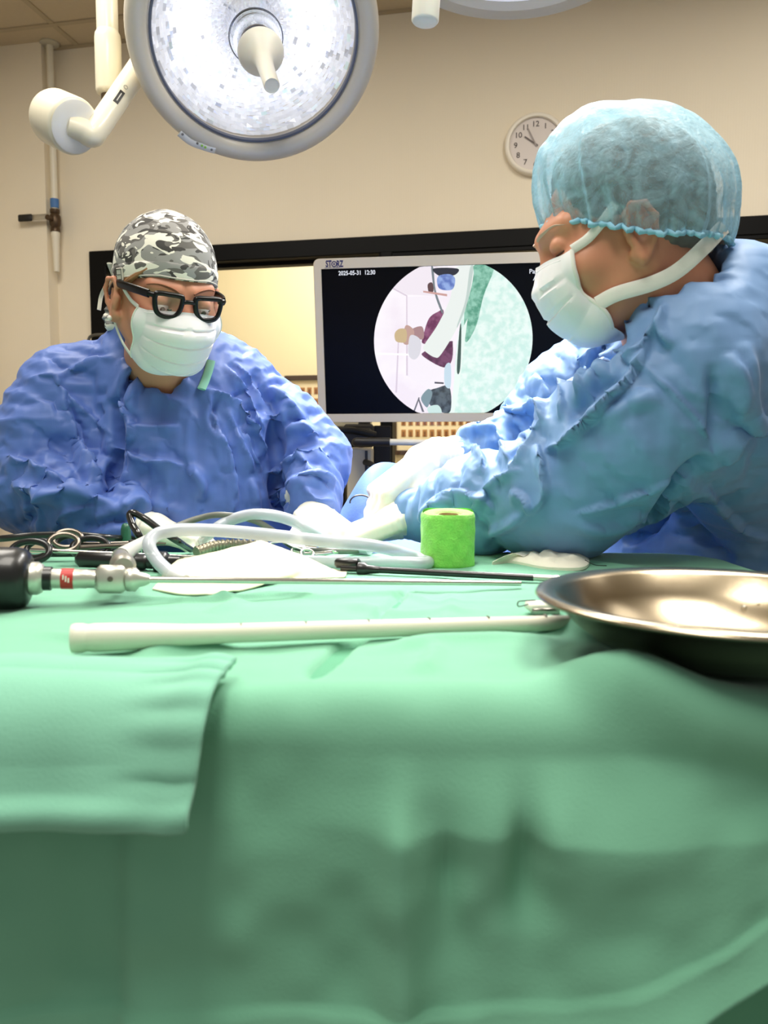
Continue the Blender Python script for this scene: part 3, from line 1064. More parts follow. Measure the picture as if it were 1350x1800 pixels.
def drape_field(A, B, inset=0.0, top=TABLE_Z, roll=0.035):
    """maps sheet coordinates to points: flat on the table, rolling over the edge, hanging down"""
    cx0, cx1, cy0, cy1 = TX0 + RC + 0, TX1 - RC, TY0 + 0.05, TY1 - RC
    # rounded rectangle; the front keeps a small corner radius on the left, the right corners are rounder
    qx = np.clip(A, cx0, cx1); qy = np.clip(B, TY0 + RC, cy1)
    dx, dy = A - qx, B - qy
    dd = np.sqrt(dx * dx + dy * dy) + 1e-9
    out = dd - (RC - roll - inset)                # distance beyond where the roll starts
    nx, ny = dx / dd, dy / dd
    o = np.maximum(out, 0)
    ql = roll * math.pi / 2
    ang = np.minimum(o / roll, math.pi / 2)
    rad = (RC - roll - inset) + roll * np.sin(ang)
    z = top - roll * (1 - np.cos(ang)) - np.maximum(o - ql, 0)
    inside = out <= 0
    X = np.where(inside, A, qx + nx * rad)
    Y = np.where(inside, B, qy + ny * rad)
    Z = np.where(inside, top, z)
    hang = np.maximum(o - ql, 0)
    return np.stack([X, Y, Z], -1), hang, o, nx, ny

def seg_d(px, py, a, b):
    ab = np.array(b, float) - np.array(a, float)
    t = np.clip(((px - a[0]) * ab[0] + (py - a[1]) * ab[1]) / (ab @ ab), 0, 1)
    ex, ey = px - a[0] - t * ab[0], py - a[1] - t * ab[1]
    s = np.sign(ab[0] * ey - ab[1] * ex)
    return np.hypot(ex, ey), s, t

def path_d(px, py, pts):
    best = np.full(px.shape, 9.0); sg = np.zeros(px.shape); tt = np.zeros(px.shape)
    for i in range(len(pts) - 1):
        d, s, t = seg_d(px, py, pts[i], pts[i + 1])
        m = d < best
        best = np.where(m, d, best); sg = np.where(m, s, sg); tt = np.where(m, (i + t) / (len(pts) - 1), tt)
    return best, sg, tt

def tp(px, py):                                   # photo point on the table plane, as sheet coordinates
    q = T(px, py)
    return (q[0], q[1])

TOPFOLDS = [  # (points in the photo, width m, height m)
    ([(610, 1126), (585, 1150), (540, 1192)], .0055, -.010), ([(640, 1120), (605, 1135), (545, 1195)], .0055, -.013), ([(720, 1034), (692, 1060), (650, 1092)], .0050, -.009),
    ([(0, 1055), (180, 1052), (330, 1060), (480, 1046), (560, 1052), (705, 1045), (760, 1060), (940, 1050)], .006, .0045),
    ([(60, 1110), (250, 1135), (330, 1145)], .010, .006), ([(230, 1160), (300, 1140), (420, 1130)], .012, .007),
    ([(790, 1040), (795, 1062), (775, 1120)], .008, .004), ([(330, 1040), (420, 1060), (370, 1080)], .008, .005),
    ([(640, 1150), (760, 1125), (900, 1120), (1000, 1130)], .012, .006), ([(0, 1170), (160, 1165), (300, 1180)], .012, .006),
    ([(560, 975), (640, 985), (740, 985)], .012, .005), ([(840, 990), (1000, 985), (1150, 1000)], .012, .004), ([(770, 1130), (760, 1160), (740, 1190)], .007, .005),
    ([(600, 1060), (700, 1080), (860, 1070)], .012, .005), ([(520, 1100), (640, 1090)], .010, .004), ([(930, 1095), (1010, 1110), (1060, 1125)], .010, .012),
]
def drape_relief(A, B, hang, o):
    d = .0022 * vnoise(np.stack([A * 9, B * 11, 0 * A], -1).reshape(-1, 3), 3).reshape(A.shape)
    d = d + .0010 * vnoise(np.stack([A * 34, B * 40, 0 * A], -1).reshape(-1, 3), 4).reshape(A.shape)
    for pts, w, h in TOPFOLDS:
        q = [tp(*p) for p in pts]
        e, s, t = path_d(A, B, q)
        d = d + h * np.exp(-(e / w) ** 2) * np.clip(np.minimum(t, 1 - t) * 5, .0, 1)
    return d

na, nb = 470, 330
av = np.linspace(TX0 - .30, TX1 + .40, na)
# rows: denser in front where the camera is near
bt = np.linspace(0, 1, nb)
bv = (TY0 - .235) + (TY1 + .30 - TY0 + .235) * (bt * .72 + .28 * bt ** 2)
A, B = np.meshgrid(av, bv, indexing='ij')
# the cloth's front hem runs lower on the left and rises to the right
fe = TY0 - .030
front_len = np.interp(A, [-.6, -.29, -.2, 0.0, 0.11, .20, .30, .5], [.196, .194, .188, .176, .156, .120, .07, .05])
Bf = np.where(B < fe, fe - (fe - B) * front_len / (fe - bv[0]), B)
pos, hang, o, nx, ny = drape_field(A, Bf)
hm0 = fe - Bf
N = vnormals(pos.reshape(-1, 3), grid_faces(na, nb)).reshape(pos.shape)
if N[na // 2, nb // 2, 2] < 0:
    N = -N
rel = drape_relief(A, Bf, hang, o)
# hanging front: soft vertical swells, deeper towards the hem
fw = np.clip(o / .10, 0, 1) * (ny < -.3)
sw = .006 * np.sin(A * 17 + 1.1) + .002 * np.sin(A * 41 + .4) * np.clip(hang / .15, 0, 1)
sw = sw + .016 * np.exp(-((A - .010) / .014) ** 2) * np.clip(hang / .05, 0, 1) - .024 * np.exp(-((A - .088) / .011) ** 2) * np.exp(-((hang - .06) / .035) ** 2)
sw = sw - .012 * np.exp(-((A - .040) / .008) ** 2) * np.exp(-((hang - .075) / .03) ** 2)
sw = sw + .030 * np.exp(-((A - .15) / .09) ** 2) * np.exp(-((hang - .03) / .06) ** 2)
sw = sw + .015 / (1 + np.exp(-(A + .172) / .0030)) - .0075
gr_s = np.clip((A - .0) / .17, 0, 1); gr_s = gr_s * gr_s * (3 - 2 * gr_s)
sw = sw + gr_s * .46 * hang * (1 - 1.6 * hang) + .012 * (1 - gr_s) * np.tanh(hang / .07) + .016 * np.clip((hm0 - (front_len - .06)) / .06, 0, 1) ** 2 * (B < fe)
sw = sw + .004 * vnoise(np.stack([A * 13, B * 11, 0 * A], -1).reshape(-1, 3), 13).reshape(A.shape) + .0025 * vnoise(np.stack([A * 40, B * 34, 0 * A], -1).reshape(-1, 3), 14).reshape(A.shape)
rel = rel + sw * fw
# the crest that stands up in front of the basin
cr, _, ct = path_d(A, Bf, [(.10, .560), (.16, .530), (.21, .508), (.27, .495), (.36, .49)])
rel = rel + .028 * np.exp(-(cr / .022) ** 2) * np.clip(ct * 4, 0, 1)
# stitched hem band at the cloth's front end
hm = fe - Bf
hem = np.clip((hm - (front_len - .026)) / .002, 0, 1) * (B < fe)
rel = rel + .0042 * hem * (1 + .25 * vnoise(np.stack([A * 90, B * 0, 0 * A], -1).reshape(-1, 3), 8).reshape(A.shape)) * (hm < front_len - .001)
pos = pos + N * rel[..., None]
V, F = sheet(pos.reshape(-1, 3), na, nb, .0016)
dr = mesh_obj('table_drape', V, F, M_green, None, smooth=180, base=((TX0 + TX1) / 2, (TY0 + TY1) / 2, .75))
tag(dr, 'large green cotton drape covering the instrument table and hanging over its front', 'drape')

# a second green cloth under it, hanging lower
na2, nb2 = 240, 150
av2 = np.linspace(TX0 - .42, TX1 + .42, na2); bv2 = np.linspace(TY0 - .52, TY1 + .45, nb2)
A2, B2 = np.meshgrid(av2, bv2, indexing='ij')
pos2, hang2, o2, nx2, ny2 = drape_field(A2, B2, inset=.014, top=TABLE_Z - .006, roll=.03)
N2 = vnormals(pos2.reshape(-1, 3), grid_faces(na2, nb2)).reshape(pos2.shape)
if N2[na2 // 2, nb2 // 2, 2] < 0:
    N2 = -N2
sw2 = (.010 * np.sin(A2 * 15 + .2) + .004 * np.sin(A2 * 37)) * np.clip(o2 / .12, 0, 1) - .004 * np.clip(o2 / .1, 0, 1)
pos2 = pos2 + N2 * (sw2 - .004 * (o2 > 0))[..., None]
V, F = sheet(pos2.reshape(-1, 3), na2, nb2, .0015)
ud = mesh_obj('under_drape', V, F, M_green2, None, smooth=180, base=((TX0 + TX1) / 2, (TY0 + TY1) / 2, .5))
tag(ud, 'darker green cloth hanging below the hem of the large drape', 'drape')

# folded green towel lying over the front edge at the left
na3, nb3 = 150, 90
u3 = np.linspace(0, 1, na3); w3 = np.linspace(0, 1, nb3)
U3, W3 = np.meshgrid(u3, w3, indexing='ij')
xr = -.105 - .012 * W3                            # right border
X3 = -.60 + (xr + .60) * U3
B3 = TY0 + .045 - (.108 - .003 * U3) * W3
pos3, h3, o3, nx3, ny3 = drape_field(X3, B3, inset=-.006, top=TABLE_Z + .006, roll=.04)
N3 = vnormals(pos3.reshape(-1, 3), grid_faces(na3, nb3)).reshape(pos3.shape)
if N3[na3 // 2, 2, 2] < 0:
    N3 = -N3
base_sw = .006 * np.sin(X3 * 17 + 1.1) * np.clip(o3 / .10, 0, 1)
dw = .003 * vnoise(np.stack([X3 * 24, B3 * 24, 0 * X3], -1).reshape(-1, 3), 6).reshape(X3.shape) + base_sw
dw = dw + .006 * np.exp(-((W3 - .93) / .05) ** 2) + .003 * np.exp(-((U3 - .975) / .02) ** 2)
dw = dw + .0012 * np.exp(-((U3 - .96) / .05) ** 2) * np.sin(W3 * 46)
dw = dw + .004 + .042 * np.clip(W3 * 1.3 - .3, 0, 1)
pos3 = pos3 + N3 * dw[..., None]
V, F = sheet(pos3.reshape(-1, 3), na3, nb3, .005)
tw = mesh_obj('folded_towel', V, F, mat('green_towel_cotton', (130, 194, 166), 0.92, var=0.06, var_scale=18, bump=0.5, bump_scale=700, bump_dist=0.0008, sheen=.15), None, smooth=180)
tag(tw, 'folded green towel flap lying over the left front edge of the draped table', 'towel')
# ------------------------------------------------------------------ things on the instrument table
Z1 = TABLE_Z
def tz(px, py, h):                                # point over the table plane whose foot shows at (px, py)
    q = T(px, py)
    return np.array([q[0], q[1], TABLE_Z + h])
def th(px, py, h):                                # point at height h that shows at (px, py)
    return T(px, py, h)

# steel basin
bc = np.array([.262, .607, Z1 + .004])
BR, BH = .142, .044
lambda_z = lambda r: float(np.interp(r, [0, .066, .078, .096, .112, .124], [.0015, .0015, .0045, .0135, .0265, BH - .0015]))
bs = thing('steel_basin', 'shallow stainless steel basin with a rolled rim at the right front of the table', 'basin', bc)
M_basin = mat('basin_steel', (176, 162, 138), 0.23, 1.0, var=.05, var_scale=6, bump=.05, bump_scale=60)
mesh_obj('bowl', *lathe([(0.0, 0), (.066, 0), (.078, .003), (.096, .012), (.112, .025), (.124, BH - .003), (.129, BH), (BR - .004, BH + .0015), (BR, BH), (BR + .001, BH - .002), (BR - .001, BH - .004), (.129, BH - .006), (.114, .022), (.098, .009), (.08, .0005), (0, -.002)][::-1], bc, (0, 0, 1), 128), M_basin, bs)
wat = mesh_obj('water_drops', *(lambda mb: mb.out())((lambda mb: [mb.add(*ellipsoid(bc + np.array([math.cos(a) * r, math.sin(a) * r, lambda_z(r)]), (s, s, s * .5), nu=10, nv=8)) for a, r, s in [(rng.uniform(0, 6.28), rng.uniform(.02, .119), rng.uniform(.0012, .003)) for _ in range(90)]] and mb)(MB())), glass_mat('water_bead', (.98, .98, .96), .25), bs)
wat['kind'] = 'stuff'

# long cream plastic tube lying in front
a0, a1 = tz(128, 1150, .0125), tz(1032, 1106, .0065)
ax = unit(a1 - a0)
Lt = float(np.linalg.norm(a1 - a0))
ct_ = thing('plastic_tube', 'long cream plastic tube with a flared left end lying across the front of the table', 'tube', a0 - np.array([0, 0, .0125]))
M_cp = mat('cream_plastic', (236, 232, 212), 0.4, coat=.1)
prof = [(.0095, .008), (.0098, 0), (.0108, -.0005), (.0116, .002), (.0116, .008), (.0108, .010), (.0106, .012), (.0113, .016), (.0112, .030), (.0100, .060), (.0086, .085), (.0080, .11), (.0074, Lt * .6), (.0066, Lt - .001), (.0055, Lt), (.0045, Lt), (.0045, Lt - .02)]
mesh_obj('tube_body', *lathe(prof, a0, ax, 40, cap=False), M_cp, ct_)
fw_, fl_ = unit(np.cross((0, 0, 1), ax)), np.array([0, 0, 1.0])
for k in range(6):
    s = .13 + k * (Lt - .17) / 5
    c = a0 + ax * s + fl_ * .0068
    mesh_obj('depth_mark', *box(c, ax, fw_, fl_, .0006, .003, .0012), mat('mark_ink', (96, 92, 80), .6), ct_, smooth=False)
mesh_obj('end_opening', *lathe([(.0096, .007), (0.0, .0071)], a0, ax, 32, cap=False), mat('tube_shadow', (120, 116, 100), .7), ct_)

# rigid endoscope with its black eyepiece
Ye = T(20, 1074)[1]
eyec = np.array([T(8, 1074)[0], Ye + .012, Z1 + .031])
tip = tz(915, 1033, .005)
eax = unit(tip - eyec)
es = thing('endoscope', 'steel rigid endoscope with a big black eyepiece and a red band, lying left to right', 'endoscope', np.array([eyec[0], eyec[1], Z1]))
M_blk = mat('black_plastic', (13, 12, 12), 0.35, coat=.2)
M_st = mat('steel_polished', (214, 210, 200), 0.18, 1.0)
M_ston = mat('steel_satin', (206, 204, 192), 0.35, .75)
mesh_obj('eyepiece', *lathe([(.012, -.026), (.026, -.027), (.030, -.022), (.0312, -.012), (.0312, .006), (.030, .013), (.0265, .018), (.021, .0205), (.0175, .021), (.017, .018)], eyec, eax, 64), M_blk, es)
mesh_obj('focus_ring', *lathe([(.0168, .02), (.0168, .027), (.0145, .0315), (.011, .033), (.0105, .034)], eyec, eax, 40), M_ston, es)
mesh_obj('black_collar', *lathe([(.0108, .030), (.0122, .031), (.0122, .040), (.0098, .041)], eyec, eax, 40), M_blk, es)
s1 = .102
bodyp = [(.0095, .039), (.0102, .041), (.0102, .058), (.0102, .066), (.0099, .067), (.0099, .074), (.0094, .0745), (.0094, s1 - .019)]
mesh_obj('metal_body', *lathe(bodyp, eyec, eax, 40), M_ston, es)
mesh_obj('red_band', *lathe([(.0103, .0495), (.0106, .0497), (.0106, .0615), (.0103, .0617)], eyec, eax, 40, cap=False), mat('red_band', (196, 44, 40), .45), es)
sx_, sy_, _ = frame_from(eax)
cm = unit(np.array([0, 0, CAM_Z]) - eyec); cm = unit(cm - eax * (cm @ eax)); cu_ = unit(np.cross(cm, eax)) * -1
for q, (dv, hh) in enumerate(((-.0035, .0030), (0.0005, .0036), (.004, .0030))):
    c = eyec + eax * (.0525 + .0026 * q) + cm * .0104 + cu_ * dv * .4
    mesh_obj('band_mark', *box(c, eax, cu_, cm, .0007, hh * .8, .0006), mat('band_ink', (240, 232, 220), .6), es, smooth=False)
bx = eyec + eax * (s1 - .004)
mesh_obj('block', *box(bx, eax, cu_, cm, .0155, .0145, .0125, .005), M_ston, es)
mesh_obj('block_screw', *lathe([(.0028, 0), (.0028, .0012), (.0012, .0014)], bx + cm * .0125, cm, 16), mat('steel_dark', (120, 116, 104), .3, .8), es)
mesh_obj('coupling', *lathe([(.011, s1 + .010), (.0125, s1 + .012), (.0125, s1 + .020), (.008, s1 + .024), (.0065, s1 + .030), (.0045, s1 + .034)], eyec, eax, 32), M_ston, es)
mesh_obj('shaft', *tube([eyec + eax * (s1 + .02), tip], [.0036, .0030], 20), M_st, es)
# light post with its grey cable, arching back over the table
lp0 = bx + np.array([0, 0, .012]) + eax * .012
lp1 = P(212, 978, 1.02); lp2 = P(258, 948, 1.12)
mesh_obj('light_post', *lathe([(.010, 0), (.010, .012), (.012, .014), (.012, .03), (.0138, .034), (.0138, .05), (.0115, .056), (.0105, .075), (.010, float(np.linalg.norm(lp1 - lp0)))], lp0, lp1 - lp0, 28), mat('steel_light_post', (176, 172, 160), .35, .7), es)
mesh_obj('cable_boot', *tube(smooth_path([lp1 - unit(lp1 - lp0) * .01, (lp1 + lp2) / 2, lp2], 6), np.linspace(.0115, .0065, 13), 20), mat('grey_boot', (188, 188, 182), .5), es)
cab = [lp2 - unit(lp2 - lp1) * .005, P(311, 925, 1.18), P(350, 911, 1.2), P(389, 905, 1.2), P(444, 914, 1.2), P(481, 934, 1.2), P(520, 962, 1.22), tz(600, 975, .0055), tz(700, 968, .0055)]
mesh_obj('light_cable', *tube(smooth_path(cab, 10), .0048, 16), mat('grey_cable', (112, 114, 106), .45), es)

# clear suction tubing: one long loop, with a free end in front
M_clear = mat('clear_tubing', (206, 212, 222), 0.25, coat=.3, alpha=.72)
rt = .0085
st_ = thing('suction_tubing', 'thick translucent white suction tubing looped over the instruments', 'tubing', tz(500, 1000, 0))
cl = [tz(303, 1022, rt * .9), P(276, 985, .985), P(262, 958, .995), P(275, 940, 1.01), P(310, 932, 1.02), P(370, 932, 1.03), P(450, 938, 1.04), P(560, 950, 1.06), P(660, 960, 1.07), P(722, 968, 1.07), tz(748, 992, rt), tz(700, 1000, rt), tz(625, 1000, rt), tz(520, 997, rt), tz(430, 992, rt)]
cl[10] = np.array([.058, 1.058, Z1 + rt]); cl[9] = np.array([.045, 1.088, Z1 + rt + .003])
mesh_obj('tube_wall', *tube(smooth_path(cl, 12), rt, 24), M_clear, st_)
mesh_obj('end_connector', *tube([cl[0], cl[0] + np.array([.010, -.012, -.001]), cl[0] + np.array([.022, -.022, -.002])], [.0085, .0072, .0060], 20), mat('clear_connector', (216, 220, 222), .25, alpha=.85), st_)
bt_ = thing('suction_tubing', 'white translucent tubing arching up behind, in front of the seated blue gown', 'tubing', tz(480, 970, 0))
b2 = [tz(355, 962, rt), P(372, 935, 1.2), P(402, 916, 1.2), P(440, 905, 1.2), P(480, 906, 1.2), P(520, 918, 1.2), P(553, 938, 1.2), tz(590, 968, rt), tz(650, 975, rt)]
mesh_obj('tube_wall', *tube(smooth_path(b2, 12), .0088, 24), M_clear, bt_)

# pale yellow folded cloth
def cloth_heap(name, outline, height, seed, m, label, cat, thick=.0015, n=64, cr=26):
    """a crumpled cloth lying in a heap inside an outline given on the table"""
    o_ = np.array([tp(*p) for p in outline])
    c = o_.mean(0)
    k = smooth_path(o_, 6, closed=True)
    L = len(k)
    rr = np.linspace(0.02, 1, 26)
    V = []
    for r in rr:
        q = c + (k - c) * r
        V.append(np.stack([q[:, 0], q[:, 1], np.full(L, 0)], 1))
    V = np.concatenate(V)
    R = np.repeat(rr, L)
    h = height * (1 - R ** 2.6) * (0.75 + 1.1 * crumple(np.c_[V[:, :2], np.zeros(len(V))], cr, seed, 3)) + .4 * height * (1 - R ** 8) * (.6 + crumple(np.c_[V[:, :2], np.zeros(len(V))], cr * 2.1, seed + 5, 3)) + .002
    V[:, 2] = Z1 + np.maximum(h, .0015) + .003
    F = []
    for i in range(len(rr) - 1):
        for j in range(L):
            F.append([i * L + j, i * L + (j + 1) % L, (i + 1) * L + (j + 1) % L, (i + 1) * L + j])
    F.append(list(range(L))[::-1])
    nb_ = len(V)
    V = np.concatenate([V, np.stack([k[:, 0], k[:, 1], np.full(L, Z1 + .001)], 1)])
    for j in range(L):
        F.append([(len(rr) - 1) * L + j, (len(rr) - 1) * L + (j + 1) % L, nb_ + (j + 1) % L, nb_ + j])
    return tag(mesh_obj(name, *fix_normals(V, F), m, None, smooth=30), label, cat)
M_paper = mat('cream_cloth', (228, 224, 190), 0.75, bump=.15, bump_scale=120)
rows = [[(280, 1000, None), (330, 998, None), (400, 996, None), (470, 994, None), (550, 1000, None), (612, 1008, None)],
        [(285, 1008, .970), (312, 984, 1.0), (395, 962, 1.01), (457, 945, 1.02), (545, 981, 1.01), (611, 1012, .99)],
        [(276, 1024, .930), (338, 1004, .955), (405, 998, .955), (472, 986, .970), (535, 1001, .975), (609, 1016, .975)],
        [(266, 1040, None), (312, 1050, None), (372, 1056, None), (430, 1041, None), (505, 1022, None), (606, 1019, None)]]
ctl = np.array([[tz(a_, b_, .003) if c_ is None else P(a_, b_, c_) for a_, b_, c_ in r_] for r_ in rows])
n_u, n_v = 5 * 16 + 1, 3 * 16 + 1
Vc = []
for i_ in range(n_u):
    for j_ in range(n_v):
        a_, b_ = i_ / 16, j_ / 16
        ci_, ri_ = min(int(a_), 4), min(int(b_), 2)
        fa, fb = a_ - ci_, b_ - ri_
        Vc.append((ctl[ri_, ci_] * (1 - fa) + ctl[ri_, ci_ + 1] * fa) * (1 - fb) + (ctl[ri_ + 1, ci_] * (1 - fa) + ctl[ri_ + 1, ci_ + 1] * fa) * fb)
Vc = np.array(Vc)
Fc = grid_faces(n_u, n_v)
Vc = relax(Vc, Fc, 3, .5)
Vc[:, 2] += .0060 * crumple(Vc, 22, 5, 3) + .0026 * crumple(Vc, 55, 6, 3)
Vc[:, 2] = np.maximum(Vc[:, 2], Z1 + .0035)
Vs, Fs = sheet(Vc, n_u, n_v, .0016)
if vnormals(Vc, Fc)[n_u * n_v // 2, 2] < 0:
    Vs, Fs = sheet(Vc.reshape(n_u, n_v, 3)[::-1].reshape(-1, 3), n_u, n_v, .0016)
tag(mesh_obj('cream_cloth', Vs, Fs, M_paper, None, smooth=28), 'crumpled pale cream cloth lying behind the endoscope shaft', 'cloth')
# gauze at the back right
cloth_heap('gauze_swab', [(865, 994), (900, 992), (960, 1003), (1025, 1003), (1032, 986), (985, 980), (960, 983), (900, 984)], .011, 23, mat('white_gauze', (238, 234, 216), .9, bump=.3, bump_scale=400), 'small crumpled white gauze swab near the right far edge of the table', 'gauze', cr=60)

# green cohesive bandage roll
gc = tz(791, 1000, 0) + np.array([0, .034, 0])
gr_ = thing('bandage_roll', 'bright green cohesive bandage roll standing on its end', 'bandage', gc)
Rr_ = .0355; hh_ = .0745
M_gb = mat('green_bandage', (146, 226, 96), 0.85, var=.16, var_scale=170, bump=.8, bump_scale=420, bump_dist=.0015, sheen=.3)
V = []; nt_, nz_ = 260, 40
tt_ = np.linspace(0, 2 * math.pi * 1.02, nt_)
FLAP = math.radians(-38)
for t_ in tt_:
    ang = FLAP + t_
    r_ = Rr_ + .0042 * (t_ / (2 * math.pi))
    for z_ in np.linspace(0, hh_, nz_):
        e = min(z_, hh_ - z_)
        rr2 = r_ - .0022 * math.exp(-(e / .0025) ** 2) + .0006 * math.sin(ang * 9 + z_ * 60) * math.sin(z_ * 210)
        V.append(gc + np.array([math.cos(ang) * rr2, math.sin(ang) * rr2, .001 + z_ + .0012 * math.sin(ang * 3)]))
F = grid_faces(nt_, nz_).tolist()
wr = MB().add(np.array(V), F)
wr.add(*lathe([(Rr_ - .001, hh_ - .001), (Rr_ - .004, hh_ + .0005), (.020, hh_ - .001), (.0155, hh_ - .004), (.0150, .01), (.0155, .002), (Rr_, .002)], gc, (0, 0, 1), 64, cap=False))
mesh_obj('wrap', *wr.out(), M_gb, gr_, smooth=60)
mesh_obj('core', *lathe([(.0152, .004), (.0152, hh_ - .003), (.0138, hh_ - .003), (.0138, .004)], gc, (0, 0, 1), 40, cap=False), mat('cardboard_core', (186, 160, 116), .8), gr_)

gr_.rotation_euler = (math.radians(5), 0, 0)
# laparoscopic instruments
M_shaft = mat('black_shaft', (18, 17, 17), 0.3, coat=.3)
def ring_handle(par, c, ax_, ay_, rx, ry, r, m, name='ring_handle'):
    ay_ = unit(np.asarray(ay_, float) * .62 + np.array([0, 0, .78])); c = np.asarray(c, float) + np.array([0, 0, ry * .55])
    a = np.linspace(0, 2 * math.pi, 40, endpoint=False)
    pts = np.asarray(c) + np.cos(a)[:, None] * np.asarray(ax_) * rx + np.sin(a)[:, None] * np.asarray(ay_) * ry
    return mesh_obj(name, *tube(pts, r, 12, closed=True), m, par)
# 1: black grasper whose shaft points to the right
g0, g1 = tz(600, 1008, .007), tz(938, 1024, .006)
ga = unit(g1 - g0)
gi = thing('laparoscopic_grasper', 'black grasper with its long dark shaft and steel jaws pointing right, behind the endoscope rod', 'surgical grasper', np.array([g0[0], g0[1], Z1]))
mesh_obj('shaft', *tube([g0, g1], .0042, 18), M_shaft, gi)
hp_ = g0 + np.array([.008, .004, .006])
mesh_obj('handle_hub', *box(hp_, ga, unit(np.cross((0, 0, 1), ga)), (0, 0, 1), .0165, .008, .006, .003), M_blk, gi)
mesh_obj('rotation_knob', *lathe([(.006, 0), (.009, .002), (.009, .010), (.006, .014), (.0045, .03)], g0 + ga * .022, ga, 20), M_blk, gi)
mesh_obj('tip_sleeve', *tube([g1 - ga * .001, g1 + ga * .022], .0040, 16), M_ston, gi)
for s in (-1, 1):
    mesh_obj('jaw', *tube([g1 + ga * .020, g1 + ga * .028 + np.array([0, 0, .002 * s]), g1 + ga * .040 + np.array([0, 0, .0022 * s])], [.0026, .0024, .0010], 10), M_st, gi)
# 2: black grasper with ring handles at the left, shaft hidden behind the endoscope
def scissors(name, label, cat, pivot, dir_, open_, ln, rx, ry, m, r=.0028, lift=.006):
    d = unit(np.array([dir_[0], dir_[1], 0])); s = np.array([-d[1], d[0], 0])
    pv = np.asarray(pivot, float); pv = np.array([pv[0], pv[1], Z1 + lift])
    t = thing(name, label, cat, np.array([pv[0], pv[1], Z1]))
    for k in (-1, 1):
        e = pv - d * ln * math.cos(open_) + s * k * ln * math.sin(open_)
        mesh_obj('shank', *tube([pv + np.array([0, 0, .001 * k]), (pv + e) / 2 + s * k * .002, e], [r * 1.2, r, r], 12), m, t)
        rc = e - d * rx * .8 + s * k * ry * .35
        ring_handle(t, rc, d, s, rx, ry, r, m, 'finger_ring')
        mesh_obj('blade', *tube([pv, pv + d * ln * .35 - s * k * .001, pv + d * ln * .62], [r * 1.3, r, r * .35], 12), m, t)
    mesh_obj('pivot_screw', *lathe([(r * 1.3, -r * 1.6), (r * 1.3, r * 1.7), (r * .6, r * 1.9)], pv, (0, 0, 1), 16), m, t)
    return t
M_dst = mat('dark_steel', (120, 112, 102), .28, .9)
scissors('scissors', 'black handled scissors lying open behind the endoscope body', 'scissors', tz(195, 985, 0), (1, -.25), .34, .085, .019, .014, M_blk, .0042, .010)
scissors('artery_clamp', 'steel ring handled clamp lying on top of the black instruments', 'clamp', th(232, 962, .022), (.9, .25), .28, .075, .019, .014, M_dst, .0036, .026)
scissors('towel_clamp', 'small bright clamp with ring handles near the middle of the table', 'clamp', tz(585, 976, 0), (.8, .5), .30, .045, .010, .007, M_st, .0022, .004)
k0, k1 = tz(60, 1000, .016), tz(318, 1003, .010)
ka = unit(k1 - k0)
kg = thing('laparoscopic_scissors', 'black laparoscopic instrument lying close behind the endoscope, mostly hidden', 'surgical instrument', np.array([k0[0], k0[1], Z1]))
mesh_obj('shaft', *tube([k0 + ka * .1, k1], .0095, 16), M_shaft, kg)
mesh_obj('handle_body', *box(k0 + ka * .11, ka, unit(np.cross((0, 0, 1), ka)), (0, 0, 1), .05, .013, .010, .006), M_blk, kg)
mesh_obj('rotation_knob', *lathe([(.008, 0), (.015, .004), (.015, .016), (.009, .022)], k0 + ka * .165, ka, 24), M_blk, kg)
for k in (-1, 1):
    ring_handle(kg, k0 + ka * (.030 + .030 * k) + np.array([0, .030 * k + .02, .0]), ka, np.array([0, 1.0, 0]), .026, .016, .0045, M_blk)
r0, r1 = tz(55, 1000, .0115) + np.array([0, 0, .014]), tz(520, 1003, .010) + np.array([0, 0, .002])
sr = thing('steel_rod', 'thin bright steel rod lying just behind the endoscope body', 'probe', np.array([r0[0], r0[1], Z1]))
mesh_obj('rod', *tube([r0, r1], .0026, 14), M_st, sr)
# 3: ribbed hose end and a green clip
hs = thing('ribbed_hose', 'short ribbed steel coloured hose end beside the cream cloth', 'hose', tz(330, 985, 0))
rb = [tz(345, 985, .012), tz(395, 978, .018), tz(470, 975, .014)]
pr_ = smooth_path(rb, 30)
mesh_obj('ribbed_sleeve', *tube(pr_, .0075 + .0012 * np.sin(np.arange(len(pr_)) * 1.6), 18), mat('ribbed_steel', (150, 144, 126), .35, .7), hs)
gcp = thing('green_clip', 'small dark green plastic clip standing among the black instruments', 'clip', tz(222, 968, 0))
q_ = tz(222, 968, 0)
mesh_obj('clip_body', *lathe([(.008, .001), (.010, .006), (.008, .02), (.0075, .035), (.0055, .042), (.002, .044)], q_, (0, 0, 1), 20), mat('green_clip_plastic', (44, 98, 74), .35), gcp)
# 4: black power cables
c1 = tag(mesh_obj('camera_cable', *tube(smooth_path([tz(-60, 962, .012), P(0, 947, 1.22), P(60, 941, 1.22), P(130, 940, 1.22), P(190, 945, 1.22), tz(235, 962, .014)], 10), .0052, 16), mat('black_cable', (24, 22, 20), .35, coat=.3), None, base=tz(100, 962, 0)), 'black cable entering from the left along the far edge of the table', 'cable')
ck_ = thing('hook_cable', 'short black cable standing up in a bent loop before the blue sleeve', 'cable', tz(260, 965, 0))
mesh_obj('cable_loop', *tube(smooth_path([tz(254, 975, .006), P(246, 945, 1.14), P(233, 922, 1.15), P(228, 905, 1.16), P(236, 902, 1.16), P(256, 913, 1.16), P(282, 932, 1.15), P(310, 950, 1.14), tz(335, 975, .008)], 10), .0052, 16), mat('black_cable_gloss', (30, 28, 24), .2, coat=.5), ck_)
